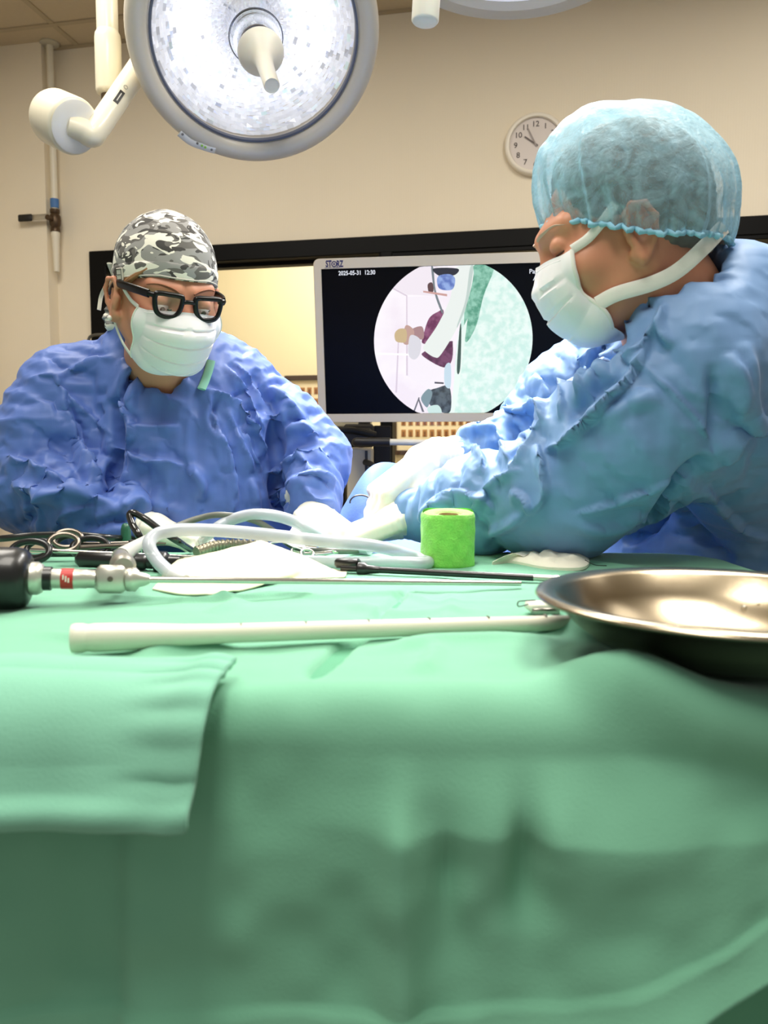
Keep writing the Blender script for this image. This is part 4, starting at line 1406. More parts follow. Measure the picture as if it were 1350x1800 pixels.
# 5: suture packet with its needle thread
sp = thing('suture_packet', 'small cream and steel suture packet with a curled thread left of the basin', 'packet', tz(945, 1078, 0))
q_ = tz(948, 1078, .007)
mesh_obj('packet_body', *box(q_ + np.array([.004, 0, 0]), (1, .1, 0), (-.1, 1, 0), (0, 0, 1), .0165, .010, .0042, .002), mat('packet_cream', (238, 234, 218), .5), sp)
mesh_obj('packet_foil', *box(q_ + np.array([.004, -.0085, -.003]), (1, .1, 0), (-.1, 1, 0), (0, 0, 1), .0135, .004, .0034, .001), mat('packet_foil', (150, 148, 140), .25, .9), sp)
mesh_obj('thread', *tube(smooth_path([q_ + np.array([-.010, -.003, .003]), th(912, 1066, .008), th(911, 1058, .012), th(922, 1056, .012), q_ + np.array([-.004, 0, .006])], 8), .0006, 8), M_blk, sp)
tl_ = thing('suture_thread', 'fine dark thread lying across the drape from the gauze to the right', 'thread', tz(1040, 998, 0))
mesh_obj('thread_strand', *tube(smooth_path([tz(1028, 997, .010), tz(1045, 998, .004), tz(1066, 997, .002)], 8), .0006, 8), M_blk, tl_)
ft = thing('film_wrapper', 'small clear white plastic wrapper behind the cream cloth', 'wrapper', tz(495, 975, 0))
q_ = tz(495, 975, 0)
Vw = []
for i in range(20):
    for j in range(14):
        p_ = np.array([(i / 19 - .5) * .075, (j / 13 - .5) * .05, 0])
        Vw.append(q_ + p_ + np.array([0, 0, .008 + .012 * (1 + crumple(p_[None] + 3, 60, 4)[0]) * math.cos(i / 19 * 3 - 1.5)]))
mesh_obj('film', *sheet(np.array(Vw), 20, 14, .0006), mat('white_film', (236, 238, 238), .3, alpha=.8), ft)
# ------------------------------------------------------------------ cart with monitor behind
MY = 2.10
mc = P(791, 599, MY)
tl_a, yw = math.radians(8), math.radians(7.5)
mr = np.array([math.cos(yw), -math.sin(yw), 0])                 # along the screen to the right
mn0 = np.array([-math.sin(yw), -math.cos(yw), 0])
mn = unit(mn0 * math.cos(tl_a) + np.array([0, 0, -math.sin(tl_a)]))   # out of the screen, a little downwards
mu = np.cross(mr, mn) * -1
if mu[2] < 0:
    mu = -mu
SW, SH = .668, .376
mon = thing('monitor', 'wide light grey medical monitor showing a round endoscope picture', 'monitor', mc - mu * (SH / 2 + .02))
def ms(x, y, o=0.0):                              # x, y in metres from the screen's centre
    return mc + mr * x + mu * y + mn * o
M_bez = mat('monitor_grey', (220, 206, 182), 0.6, spec=.25)
# rounded casing outline
def rrect(w, h, r, n=8):
    out = []
    for cx_, cy_, a0_ in ((w - r, h - r, 0), (-w + r, h - r, 90), (-w + r, -h + r, 180), (w - r, -h + r, 270)):
        for k in range(n + 1):
            a = math.radians(a0_ + 90 * k / n)
            out.append((cx_ + r * math.cos(a), cy_ + r * math.sin(a)))
    return out
bzw, bzt, bzb = .0205, .026, .022
cyo = (bzt - bzb) / 2
outl = rrect(SW / 2 + bzw, SH / 2 + (bzt + bzb) / 2, .016)
inl = rrect(SW / 2, SH / 2, .0005)
n_ = len(outl)
V = [ms(x, y + cyo, o) for (x, y), o in [(p, -.035) for p in outl]] + [ms(x, y + cyo, .004) for x, y in outl] + [ms(x * .9965, y * .9965 + cyo, .0065) for x, y in outl] + [ms(x, y, .0065) for x, y in inl] + [ms(x, y, -.001) for x, y in inl]
F = []
for r_ in range(4):
    for k in range(n_):
        F.append([r_ * n_ + k, r_ * n_ + (k + 1) % n_, (r_ + 1) * n_ + (k + 1) % n_, (r_ + 1) * n_ + k])
F.append(list(range(n_))[::-1])
mesh_obj('casing', *fix_normals(np.array(V), F), M_bez, mon, smooth=25)
M_scr = mat('screen_black', (3, 3, 8), 0.35, spec=.12)
scr = mesh_obj('screen', [ms(-SW / 2, -SH / 2), ms(SW / 2, -SH / 2), ms(SW / 2, SH / 2), ms(-SW / 2, SH / 2)], [[0, 1, 2, 3]], M_scr, mon, smooth=False)
PXM = MY / F_PX * .985                            # metres per photo pixel on the screen plane
def spx(px, py):                                  # a photo point on the screen plane, as screen coordinates
    d = ray(px, py); o = np.array([0, 0, CAM_Z])
    q = o + d * (((mc - o) @ mn) / (d @ mn)) - mc
    return float(q @ mr), float(q @ mu)
def emis(name, rgb, s=1.0, noise=None):
    if name in MATS:
        return MATS[name]
    m = bpy.data.materials.new(name); m.use_nodes = True
    nt = m.node_tree; b = nt.nodes['Principled BSDF']
    b.inputs['Base Color'].default_value = (0.01, 0.01, 0.01, 1); b.inputs['Roughness'].default_value = .25
    b.inputs['Emission Color'].default_value = lin(*rgb); b.inputs['Emission Strength'].default_value = s
    if noise:
        rgb2, sc = noise
        tc = nt.nodes.new('ShaderNodeTexCoord'); n = nt.nodes.new('ShaderNodeTexNoise'); n.inputs['Scale'].default_value = sc; n.inputs['Detail'].default_value = 3
        nt.links.new(tc.outputs['Object'], n.inputs['Vector'])
        r = nt.nodes.new('ShaderNodeValToRGB'); r.color_ramp.elements[0].position = .38; r.color_ramp.elements[1].position = .62
        r.color_ramp.elements[0].color = lin(*rgb); r.color_ramp.elements[1].color = lin(*rgb2)
        nt.links.new(n.outputs['Fac'], r.inputs[0]); nt.links.new(r.outputs[0], b.inputs['Emission Color'])
    MATS[name] = m
    return m
cxs, cys = spx(795, 600)
Rc = spx(936, 600)[0] - cxs
def inside_poly(pts):
    """clips a polygon to the round field of view and the screen (Sutherland-Hodgman against a fine circle)"""
    a = np.linspace(0, 2 * math.pi, 120, endpoint=False)
    clip = [(cxs + Rc * math.cos(t), min(max(cys + Rc * math.sin(t), -SH / 2 + .0008), SH / 2 - .0008)) for t in a]
    out = list(pts)
    for i in range(len(clip)):
        A_, B_ = clip[i], clip[(i + 1) % len(clip)]
        if abs(A_[0] - B_[0]) + abs(A_[1] - B_[1]) < 1e-9:
            continue
        side = lambda p: (B_[0] - A_[0]) * (p[1] - A_[1]) - (B_[1] - A_[1]) * (p[0] - A_[0])
        new = []
        for j in range(len(out)):
            p, q = out[j], out[(j + 1) % len(out)]
            sp_, sq = side(p), side(q)
            if sp_ >= 0:
                new.append(p)
            if (sp_ > 0 > sq) or (sp_ < 0 < sq):
                t = sp_ / (sp_ - sq)
                new.append((p[0] + t * (q[0] - p[0]), p[1] + t * (q[1] - p[1])))
        out = new
        if not out:
            return []
    return out
layer = [0]
def show(name, pts, m, clip=True):
    layer[0] += 1
    if name.split('_')[1] in ('scrubs', 'arm', 'head', 'hair', 'hand', 'drape', 'cap', 'gown', 'face', 'lower', 'pillow', 'loop', 'dark', 'tube'):
        if name != 'picture_drape_edge':
            pts = smooth_path(np.array(pts, float), 5, closed=True)
    q = [spx(*p) for p in pts]
    area = sum(q[i][0] * q[(i + 1) % len(q)][1] - q[(i + 1) % len(q)][0] * q[i][1] for i in range(len(q)))
    if area < 0:
        q = q[::-1]
    if clip:
        q = inside_poly(q)
    if len(q) < 3:
        return
    o_ = .0003 + layer[0] * .00006
    return mesh_obj(name, [ms(x, y, o_) for x, y in q], [list(range(len(q)))], m, scr, smooth=False)
full = [(600, 440), (1000, 440), (1000, 760), (600, 760)]
show('picture_room', full, emis('pic_pink', (246, 236, 246), 1.0, ((255, 250, 255), 9)))
show('picture_ceiling', [(640, 440), (770, 440), (768, 520), (716, 518), (690, 505), (640, 490)], emis('pic_white', (243, 234, 243)))
show('picture_wall', [(715, 522), (765, 520), (790, 600), (780, 700), (714, 660)], emis('pic_pale', (249, 242, 250)))
show('picture_edge', [(714, 520), (716, 520), (717, 660), (714, 660)], emis('pic_line', (222, 208, 222)))
show('picture_edge', [(690, 505), (716, 519), (716, 522), (690, 508)], emis('pic_line', (222, 208, 222)))
show('picture_edge', [(700, 585), (702, 585), (698, 690), (695, 690)], emis('pic_line', (222, 208, 222)))
show('picture_edge', [(655, 620), (720, 622), (720, 625), (655, 623)], emis('pic_line2', (255, 252, 255), 1.1))
show('picture_drape', [(832, 440), (940, 440), (960, 600), (940, 760), (790, 760), (796, 700), (804, 600), (818, 530)], emis('pic_mint', (206, 240, 230), 1.0, ((236, 252, 246), 55)))
show('picture_drape_shade', [(832, 468), (868, 468), (850, 520), (838, 570), (822, 600), (816, 590), (818, 530)], emis('pic_green', (92, 160, 134), 1.0, ((150, 206, 184), 70)))
show('picture_drape_edge', [(806, 590), (822, 560), (812, 640), (806, 690), (798, 728), (790, 728), (796, 690)], emis('pic_mintwhite', (236, 250, 244)))
show('picture_dark_edge', [(808, 577), (811, 577), (809, 648), (803, 650)], emis('pic_darkgreen', (60, 84, 76)))
# people in the endoscope picture
show('picture_scrubs', [(754, 560), (770, 548), (780, 548), (774, 600), (744, 604), (744, 590)], emis('pic_plum', (110, 52, 88), 1.0, ((150, 92, 126), 60)))
show('picture_arm', [(722, 580), (742, 574), (744, 596), (724, 592)], emis('pic_skin', (172, 136, 138)))
show('picture_head', [(712, 574), (720, 573), (728, 582), (726, 596), (716, 606), (708, 600)], emis('pic_skinpale', (196, 160, 150)))
show('picture_hair', [(694, 586), (702, 578), (714, 580), (714, 600), (702, 602), (695, 598)], emis('pic_straw', (206, 182, 140)))
show('picture_hand', [(720, 592), (730, 590), (740, 600), (738, 622), (728, 632), (718, 622)], emis('pic_glove', (222, 220, 228)))
show('picture_scrubs', [(746, 618), (790, 600), (796, 606), (794, 634), (780, 646), (746, 628)], emis('pic_plumdark', (86, 44, 74), 1.0, ((120, 70, 104), 60)))
show('picture_tube', [(800, 472), (832, 472), (822, 530), (806, 572), (776, 622), (764, 628), (746, 616), (746, 606), (770, 570), (792, 522)], emis('pic_tube', (236, 242, 238)))
show('picture_tube_shade', [(826, 472), (832, 472), (822, 530), (806, 572), (804, 570), (818, 528)], emis('pic_tube_shade', (196, 212, 206)))
show('picture_loop', [(758, 472), (762, 472), (766, 510), (778, 545), (776, 549), (764, 516)], emis('pic_loop', (120, 130, 136)))
show('picture_cap', [(762, 472), (804, 472), (802, 482), (786, 486), (770, 484)], emis('pic_darkcap', (44, 46, 58)))
show('picture_gown', [(770, 486), (790, 482), (800, 490), (796, 508), (780, 510), (770, 504)], emis('pic_gown', (96, 120, 190), 1.0, ((150, 176, 230), 60)))
show('picture_face', [(752, 500), (760, 497), (762, 512), (754, 514)], emis('pic_darkhair', (96, 70, 72)))
show('picture_rail', [(744, 511), (786, 517), (786, 521), (744, 514)], emis('pic_rail', (206, 160, 154)))
show('picture_lower_person', [(752, 690), (768, 682), (790, 680), (792, 722), (774, 724), (756, 712)], emis('pic_charcoal', (40, 48, 54), 1.0, ((84, 96, 104), 60)))
show('picture_lower_glove', [(740, 700), (752, 684), (760, 690), (756, 706), (750, 716)], emis('pic_teal', (128, 150, 158)))
show('picture_lower_cloth', [(782, 645), (792, 640), (792, 680), (782, 676)], emis('pic_bluepale', (200, 222, 236)))
show('picture_stand', [(726, 724), (736, 698), (738, 699), (729, 724)], emis('pic_stand', (110, 108, 116)))
show('picture_stand', [(736, 698), (746, 724), (742, 724), (735, 702)], emis('pic_stand', (110, 108, 116)))
show('picture_pillow', [(752, 716), (770, 712), (776, 726), (756, 727)], emis('pic_mint2', (206, 232, 226)))
show('picture_tool', [(764, 671), (780, 672), (780, 675), (764, 674)], emis('pic_charcoal2', (74, 70, 80)))
# lettering
M_wt = emis('screen_lettering', (236, 240, 250), 1.0)
def stext(s, px, py, hpx, m, par, nm, off=.0008, bold=0.0, sq=1.0):
    x, y = spx(px, py)
    return text_obj(nm, s, hpx * PXM / .70, ms(x, y, off), mr, mu, m, par, depth=.0002, bold=bold, squeeze=sq)
stext('2025-05-31  12:30', 595, 484, 7.2, M_wt, scr, 'date_lettering', bold=.00025, sq=.86)
stext('Patient', 930, 481, 7.5, M_wt, scr, 'patient_lettering', bold=.0001)
stext('Activ', 937, 493, 7.5, M_wt, scr, 'patient_lettering', bold=.0001)
M_navy = mat('logo_navy', (34, 32, 92), .5)
stext('ST', 573.5, 469.5, 10.5, M_navy, mon, 'maker_lettering', off=.0068, bold=.0008, sq=.66)
stext('RZ', 592.6, 469.5, 10.5, M_navy, mon, 'maker_lettering', off=.0068, bold=.0008, sq=.62)
xl, yl = spx(588.2, 464.6)
mesh_obj('maker_emblem', *lathe([(.0074, 0), (.0074, .0006), (.0052, .0006), (.0052, 0)], ms(xl, yl, .0068), mn, 28, cap=False), M_navy, mon)
mesh_obj('maker_emblem_dot', *lathe([(.0022, 0), (.0022, .0006), (0, .0007)], ms(xl, yl, .0068), mn, 16, cap=False), M_navy, mon)
stext('KARL STORZ – ENDOSKOPE', 572, 472.4, 2.0, M_navy, mon, 'maker_line', off=.0068, sq=.72)
mesh_obj('mount_plate', *box(ms(0, -.02, -.05), mr, mu, mn, .07, .07, .018, .004), mat('mount_dark', (40, 38, 36), .5), mon)

# the video cart that carries it
cb = P(632, 830, 2.42)
cart = thing('video_cart', 'grey video cart with dark shelf and handle behind the monitor', 'cart', (cb[0] + .05, cb[1] + .05, 0))
M_cd = mat('cart_dark', (52, 49, 44), 0.45)
M_ca = mat('cart_aluminium', (214, 200, 166), 0.5, 0)
M_cbk = mat('cart_black', (16, 15, 15), 0.5)
def cbox(px0, px1, pt, pb_, Y0, Y1, name, m, bev=.004):
    a, b = P(px0, pt, Y0), P(px1, pb_, Y0)
    return mesh_obj(name, *wbox(a[0], b[0], Y0, Y1, b[2], a[2], bev), m, cart, smooth=False)
a, b = P(607, 0, 2.285), P(655, 0, 2.285)
mesh_obj('column', *wbox(a[0], b[0], 2.285, 2.42, .10, P(0, 787, 2.285)[2], .006), M_ca, cart, smooth=False)
mesh_obj('column_groove', *wbox(P(640, 0, 2.285)[0], P(645, 0, 2.285)[0], 2.281, 2.29, .2, P(0, 792, 2.38)[2]), M_cd, cart, smooth=False)
cbox(548, 656, 752, 786, 2.30, 2.72, 'top_shelf', M_cd, .010)
sh_ = [P(545, 762, 2.29), P(575, 757, 2.28), P(620, 757, 2.28), P(660, 765, 2.30)]
mesh_obj('shelf_edge', *tube(smooth_path(sh_, 6), .010, 12), M_cbk, cart)
cbox(585, 607, 786, 960, 2.42, 2.80, 'equipment_rack', M_cbk)
cbox(656, 688, 748, 850, 2.45, 2.80, 'side_box', M_cbk)
cbox(660, 690, 848, 1000, 2.5, 2.80, 'lower_box', M_cbk)
for k in range(9):
    a = P(590, 862 + k * 6.5, 2.415)
    mesh_obj('indicator', *wbox(a[0] - .002, a[0] + .002, 2.414, 2.4205, a[2] - .003, a[2] + .003), mat('indicator_pale', (214, 206, 180), .5), cart, smooth=False)
a, b = P(597, 833, 2.41), P(606, 833, 2.41)
mesh_obj('rack_line', *wbox(a[0], b[0], 2.412, 2.4205, a[2] - .0012, a[2] + .0012), mat('indicator_pale', (214, 206, 180), .5), cart, smooth=False)
ha, hb_ = P(628, 777, 2.16), P(686, 777, 2.14)
hc = P(800, 779, 2.11)
mesh_obj('push_handle', *tube([hb_, hc], .0085, 16), mat('handle_white', (226, 220, 204), .4), cart)
mesh_obj('handle_grip', *tube(smooth_path([ha + np.array([-.01, .14, 0]), ha + np.array([-.004, .02, 0]), ha + np.array([.006, 0, 0]), hb_], 6), .0115, 16), mat('grip_black', (28, 25, 22), .45), cart)
arc = smooth_path([P(641, 812, 2.28), P(655, 818, 2.26), P(666, 832, 2.25), P(672, 850, 2.26), P(674, 870, 2.30)], 6)
mesh_obj('cable_hook', *tube(arc, .0085, 12), mat('hook_dark', (46, 44, 40), .5), cart)
mesh_obj('base', *wbox(-.32, .12, 2.28, 2.78, .06, .14, .02), M_cd, cart, smooth=False)
for sx in (-.28, .08):
    for sy in (2.32, 2.74):
        mesh_obj('castor', *lathe([(.02, -.012), (.036, -.012), (.038, 0), (.036, .012), (.02, .012)], (sx, sy, .038), (1, 0, 0), 20), M_cbk, cart)
        mesh_obj('castor_fork', *wbox(sx - .018, sx + .018, sy - .02, sy + .02, .06, .10), M_cd, cart, smooth=False)
mesh_obj('monitor_post', *tube([(-.06, 2.45, 1.20), (-.06, 2.45, 1.33), (mc[0] - .02, 2.30, 1.42), (mc[0], 2.165, 1.43)], .02, 14), M_cd, cart)
mesh_obj('post_foot', *wbox(-.12, -.03, 2.38, 2.52, 1.205, 1.235, .006), M_cd, cart, smooth=False)
# cream cabinet shelf with a black bent lever, left of the monitor
lv = thing('light_source_box', 'cream equipment box with a black bent lever left of the monitor', 'equipment box', (P(545, 745, 2.62)[0], 2.7, P(545, 753, 2.6)[2]))
a, b = P(470, 722, 2.55), P(652, 752, 2.55)
mesh_obj('box_body', *wbox(a[0], b[0], 2.55, 2.80, b[2], a[2], .006), mat('cream_box', (222, 212, 180), .5), lv, smooth=False)
mesh_obj('box_feet', *wbox(a[0] + .02, b[0] - .02, 2.57, 2.78, b[2] - .006, b[2] + .001), M_cbk, lv, smooth=False)
mesh_obj('bent_lever', *tube(smooth_path([P(506, 728, 2.53), P(514, 709, 2.53), P(522, 704, 2.52), P(546, 695, 2.51)], 6), [.009] * 6 + [.0105] * 6 + [.007] * 7, 12), mat('lever_black', (20, 19, 18), .4), lv)
mesh_obj('round_knob', *lathe([(.008, 0), (.020, .001), (.021, .01), (.018, .018), (.008, .019)], P(548, 746, 2.55), (-.2, -1, .3), 24), M_cbk, lv)
mesh_obj('scrawled_mark', *tube(smooth_path([P(x_, y_, 2.547) for x_, y_ in ((536, 737), (544, 736), (552, 734), (548, 738), (558, 737), (564, 733))], 5), .0012, 8), mat('ink_dark', (60, 54, 46), .5), lv)
# steel rail bracket behind the woman's shoulder
rl = thing('steel_bracket', 'bent steel loop bracket at the left window post behind the camouflage cap', 'bracket', P(170, 605, 3.3))
mesh_obj('loop', *tube(smooth_path([P(215, 588, 3.2), P(180, 588, 3.2), P(162, 590, 3.2), P(156, 597, 3.2), P(160, 604, 3.2), P(215, 605, 3.2)], 6), .006, 12), mat('bracket_steel', (120, 116, 106), .3, .9), rl)
mesh_obj('stand_pole', *tube([P(205, 588, 3.2), np.array([P(205, 588, 3.2)[0], P(205, 588, 3.2)[1], 0.0])], .010, 12), mat('bracket_steel', (120, 116, 106), .3, .9), rl)
mesh_obj('stand_foot', *lathe([(.12, 0), (.12, .012), (.03, .02), (.01, .03)], np.array([P(205, 588, 3.2)[0], P(205, 588, 3.2)[1], 0.0]), (0, 0, 1), 32), mat('bracket_steel', (120, 116, 106), .3, .9), rl)

# operating table under a blue drape, in the middle
ot = thing('operating_table', 'operating table under the blue patient drape between the two people', 'operating table', (.1, 1.66, 0))
mesh_obj('table_pad', *wbox(-.10, .30, 1.38, 1.98, .88, .955, .02), M_cbk, ot, smooth=False)
mesh_obj('pedestal', *wbox(.02, .18, 1.55, 1.80, .05, .89, .02), M_st, ot, smooth=False)
mesh_obj('foot_plate', *wbox(-.08, .28, 1.42, 1.95, 0, .06, .02), M_cd, ot, smooth=False)
M_bd = mat('patient_drape_blue', (78, 114, 180), .7, bump=.2, bump_scale=160)
nx_, ny_ = 130, 130
xv = np.linspace(-.25, .45, nx_); yv = np.linspace(1.26, 2.06, ny_)
XX, YY = np.meshgrid(xv, yv, indexing='ij')
ed = np.maximum(np.maximum(np.abs(XX - .10) - .21, np.abs(YY - 1.68) - .31), 0)
ZZ = .965 - .9 * np.minimum(ed, .05) - 4.5 * np.maximum(ed - .05, 0)
ZZ = np.maximum(ZZ, .42)
gs = lambda cx_, cy_, sx_, sy_: np.exp(-((XX - cx_) / sx_) ** 2 - ((YY - cy_) / sy_) ** 2)
ZZ = ZZ + .080 * gs(-.03, 1.59, .085, .10) + .095 * gs(.05, 1.63, .10, .11) + .070 * gs(.06, 1.76, .10, .14) + .045 * gs(-.03, 1.52, .05, .09) + .05 * gs(.12, 1.46, .10, .10)
ZZ = ZZ + .012 * crumple(np.stack([XX, YY, 0 * XX], -1).reshape(-1, 3), 14, 31).reshape(XX.shape)
V, F = sheet(np.stack([XX, YY, ZZ], -1).reshape(-1, 3), nx_, ny_, .002)
tag(mesh_obj('patient_drape', V, F, M_bd, None, smooth=40), 'light blue drape heaped over the operating table between the gloved hands', 'drape')
tc_ = thing('towel_clip', 'small steel towel clip ring on the blue patient drape', 'clip', P(634, 885, 1.60))
a = np.linspace(.2, 3.3, 20)
rc_ = P(634, 884, 1.50)
rc_[2] = ZZ[int(np.argmin(np.abs(xv - rc_[0]))), int(np.argmin(np.abs(yv - rc_[1])))] + .008
mesh_obj('ring', *tube(np.array([rc_ + np.array([math.cos(t) * .020, .004 * math.sin(t), math.sin(t) * .013 - .003]) for t in a]), .0016, 10), M_dst, tc_)
# ------------------------------------------------------------------ people: shared builders
def rot_frame(yaw_dir, pitch):
    """head axes: L (the person's left), F (facing), U (up); pitch in degrees, downwards"""
    f0 = unit(np.array([yaw_dir[0], yaw_dir[1], 0.0]))
    z = np.array([0, 0, 1.0])
    a = math.radians(pitch)
    Fv = f0 * math.cos(a) - z * math.sin(a)
    U = z * math.cos(a) + f0 * math.sin(a)
    Lv = np.cross(U, Fv)
    return Lv, Fv, U

class Head:
    def __init__(self, c, yaw, pitch, s, roll=0):
        self.c = np.asarray(c, float); self.s = s
        self.L, self.F, self.U = rot_frame(yaw, pitch)
        if roll:
            a = math.radians(roll)
            L, U = self.L.copy(), self.U.copy()
            self.L = L * math.cos(a) + U * math.sin(a)
            self.U = U * math.cos(a) - L * math.sin(a)
        self.M = np.stack([self.L, self.F, self.U], 1)
    def w(self, q):
        return self.c + self.s * (np.atleast_2d(np.asarray(q, float)) @ self.M.T)
    def w1(self, *q):
        return self.w(np.array(q))[0]
    def l(self, p):
        return (((p - self.c.astype(np.float32)) @ self.M.astype(np.float32)) / np.float32(self.s)).astype(np.float32)

def head_sdf(q, fem=True):
    ax = q.copy(); ax[:, 0] = np.abs(ax[:, 0])
    d = sdf_ell(q, (0, -.013, .036), (.0735, .093, .085))
    d = smin(d, sdf_ell(q, (0, .028, -.012), (.064, .062, .078)), .03)
    d = smin(d, sdf_ell(q, (0, .052, -.066), (.040, .034, .030)), .035)
    d = smin(d, sdf_cap(ax, (.056, -.005, -.035), (.030, .050, -.078), .018, .015), .03)       # jaw line
    d = smin(d, sdf_ell(ax, (.044, .060, -.018), (.022, .022, .020)), .025)                      # cheekbone
    br = .0088 if fem else .0115
    d = smin(d, sdf_cap(ax, (.012, .084, .034), (.046, .068, .038), br, br * .8), .018)          # brow ridge
    d = smax(d, -sdf_ell(ax, (.033, .096, .014), (.019, .017, .013)), .012)                      # eye socket
    d = smin(d, sdf_cap(q, (0, .086, .020), (0, .110 if fem else .098, -.026), .0065, .0105), .012)               # nose
    d = smin(d, sdf_ell(ax, (.010, .101, -.028), (.008, .010, .007)), .008)
    d = smin(d, sdf_ell(ax, (.033, .0760, .0160), (.0150, .0135, .0125)), .004)                   # closed-down lids
    d = smin(d, sdf_cap(ax, (.020, .0855, -.0005), (.046, .0760, .0020), .0026, .0022), .005)       # lower lid fold
    d = smin(d, sdf_ell(q, (0, .087, -.054), (.023, .011, .007)), .01)                           # lips
    # ears
    e = sdf_ell(ax, (.0790, -.004, .000), (.0078, .0185, .032), R=np.array([[.93, .34, 0], [-.34, .93, .0], [0, 0, 1]]))
    e = smax(e, -sdf_ell(ax, (.0885, .000, .004), (.009, .009, .018)), .005)
    e = smin(e, sdf_cap(ax, (.0805, .002, -.031), (.078, .008, -.025), .0070, .0064), .008)      # lobe
    e = smin(e, sdf_cap(ax, (.0825, .010, -.008), (.079, .012, .004), .0035), .006)               # tragus
    hx = [(.080, .013, .020), (.0855, .002, .0305), (.0900, -.012, .027), (.0910, -.020, .010), (.0870, -.017, -.010), (.0815, -.006, -.027)]
    e = smin(e, chain(ax, hx, [.0034] * 6, .003), .004)                                          # helix
    return smin(d, e, .006)

def mask_sheet(H, side, centre, xw, nu=73, nv=41, seed=1, thick=.0012, pl=.0028, fem=True):
    """a pleated face mask: centre and side profiles in the head's own axes (y forward, z up), from top to bottom"""
    u = np.linspace(-1, 1, nu); v = np.linspace(0, 1, nv)
    cp = smooth_path(np.array(centre), 10); sp_ = smooth_path(np.array(side), 10)
    def at(p, t):
        L = np.concatenate([[0], np.cumsum(np.linalg.norm(np.diff(p, axis=0), axis=1))]); L /= L[-1]
        return np.stack([np.interp(t, L, p[:, k]) for k in range(p.shape[1])], -1)
    C, S = at(cp, v), at(sp_, v)
    U, Vv = np.meshgrid(u, v, indexing='ij')
    a = np.abs(U)
    wgt = a ** 1.75
    y = C[None, :, 0] * (1 - wgt) + S[None, :, 0] * wgt
    z = C[None, :, 1] * (1 - a ** 1.5) + S[None, :, 1] * a ** 1.5
    x = np.sign(U) * (np.sin(a * math.pi / 2) ** .95) * S[None, :, 2] if S.shape[1] > 2 else np.sign(U) * np.sin(a * math.pi / 2) * xw
    n_off = pl * np.where((Vv * 5.2 % 1) < .18, -1.0, .35) * (1 - a ** 4) * np.clip(np.minimum(Vv, 1 - Vv) * 8, 0, 1)
    pts = np.stack([x, y + n_off, z], -1).reshape(-1, 3)
    pts = np.asarray(pts, np.float32)
    for _ in range(6):                            # keep the mask clear of the face under it
        d0 = head_sdf(pts, fem)
        e = np.float32(.0015)
        g = np.stack([head_sdf(pts + np.array([e if q == a_ else 0 for q in range(3)], np.float32), fem) - d0 for a_ in range(3)], 1) / e
        pts = pts + np.clip(.0045 - d0, 0, .02)[:, None] * g / (np.linalg.norm(g, axis=1, keepdims=True) + 1e-6)
    W_ = H.w(pts)
    W_ = W_ + np.outer(.0018 * crumple(W_, 42, seed) + .0010 * crumple(W_, 90, seed + 3), H.F)
    return sheet(W_, nu, nv, thick), W_.reshape(nu, nv, 3)

def on_head(H, pts, fem, off, n=6):
    """a line laid onto the face"""
    q = smooth_path(np.array(pts), n).astype(np.float32)
    for _ in range(8):
        d0 = head_sdf(q, fem); e = np.float32(.0015)
        g = np.stack([head_sdf(q + np.array([e if k == a_ else 0 for k in range(3)], np.float32), fem) - d0 for a_ in range(3)], 1) / e
        q = q - (d0 - off)[:, None] * g / (np.linalg.norm(g, axis=1, keepdims=True) + 1e-6)
    return H.w(q)

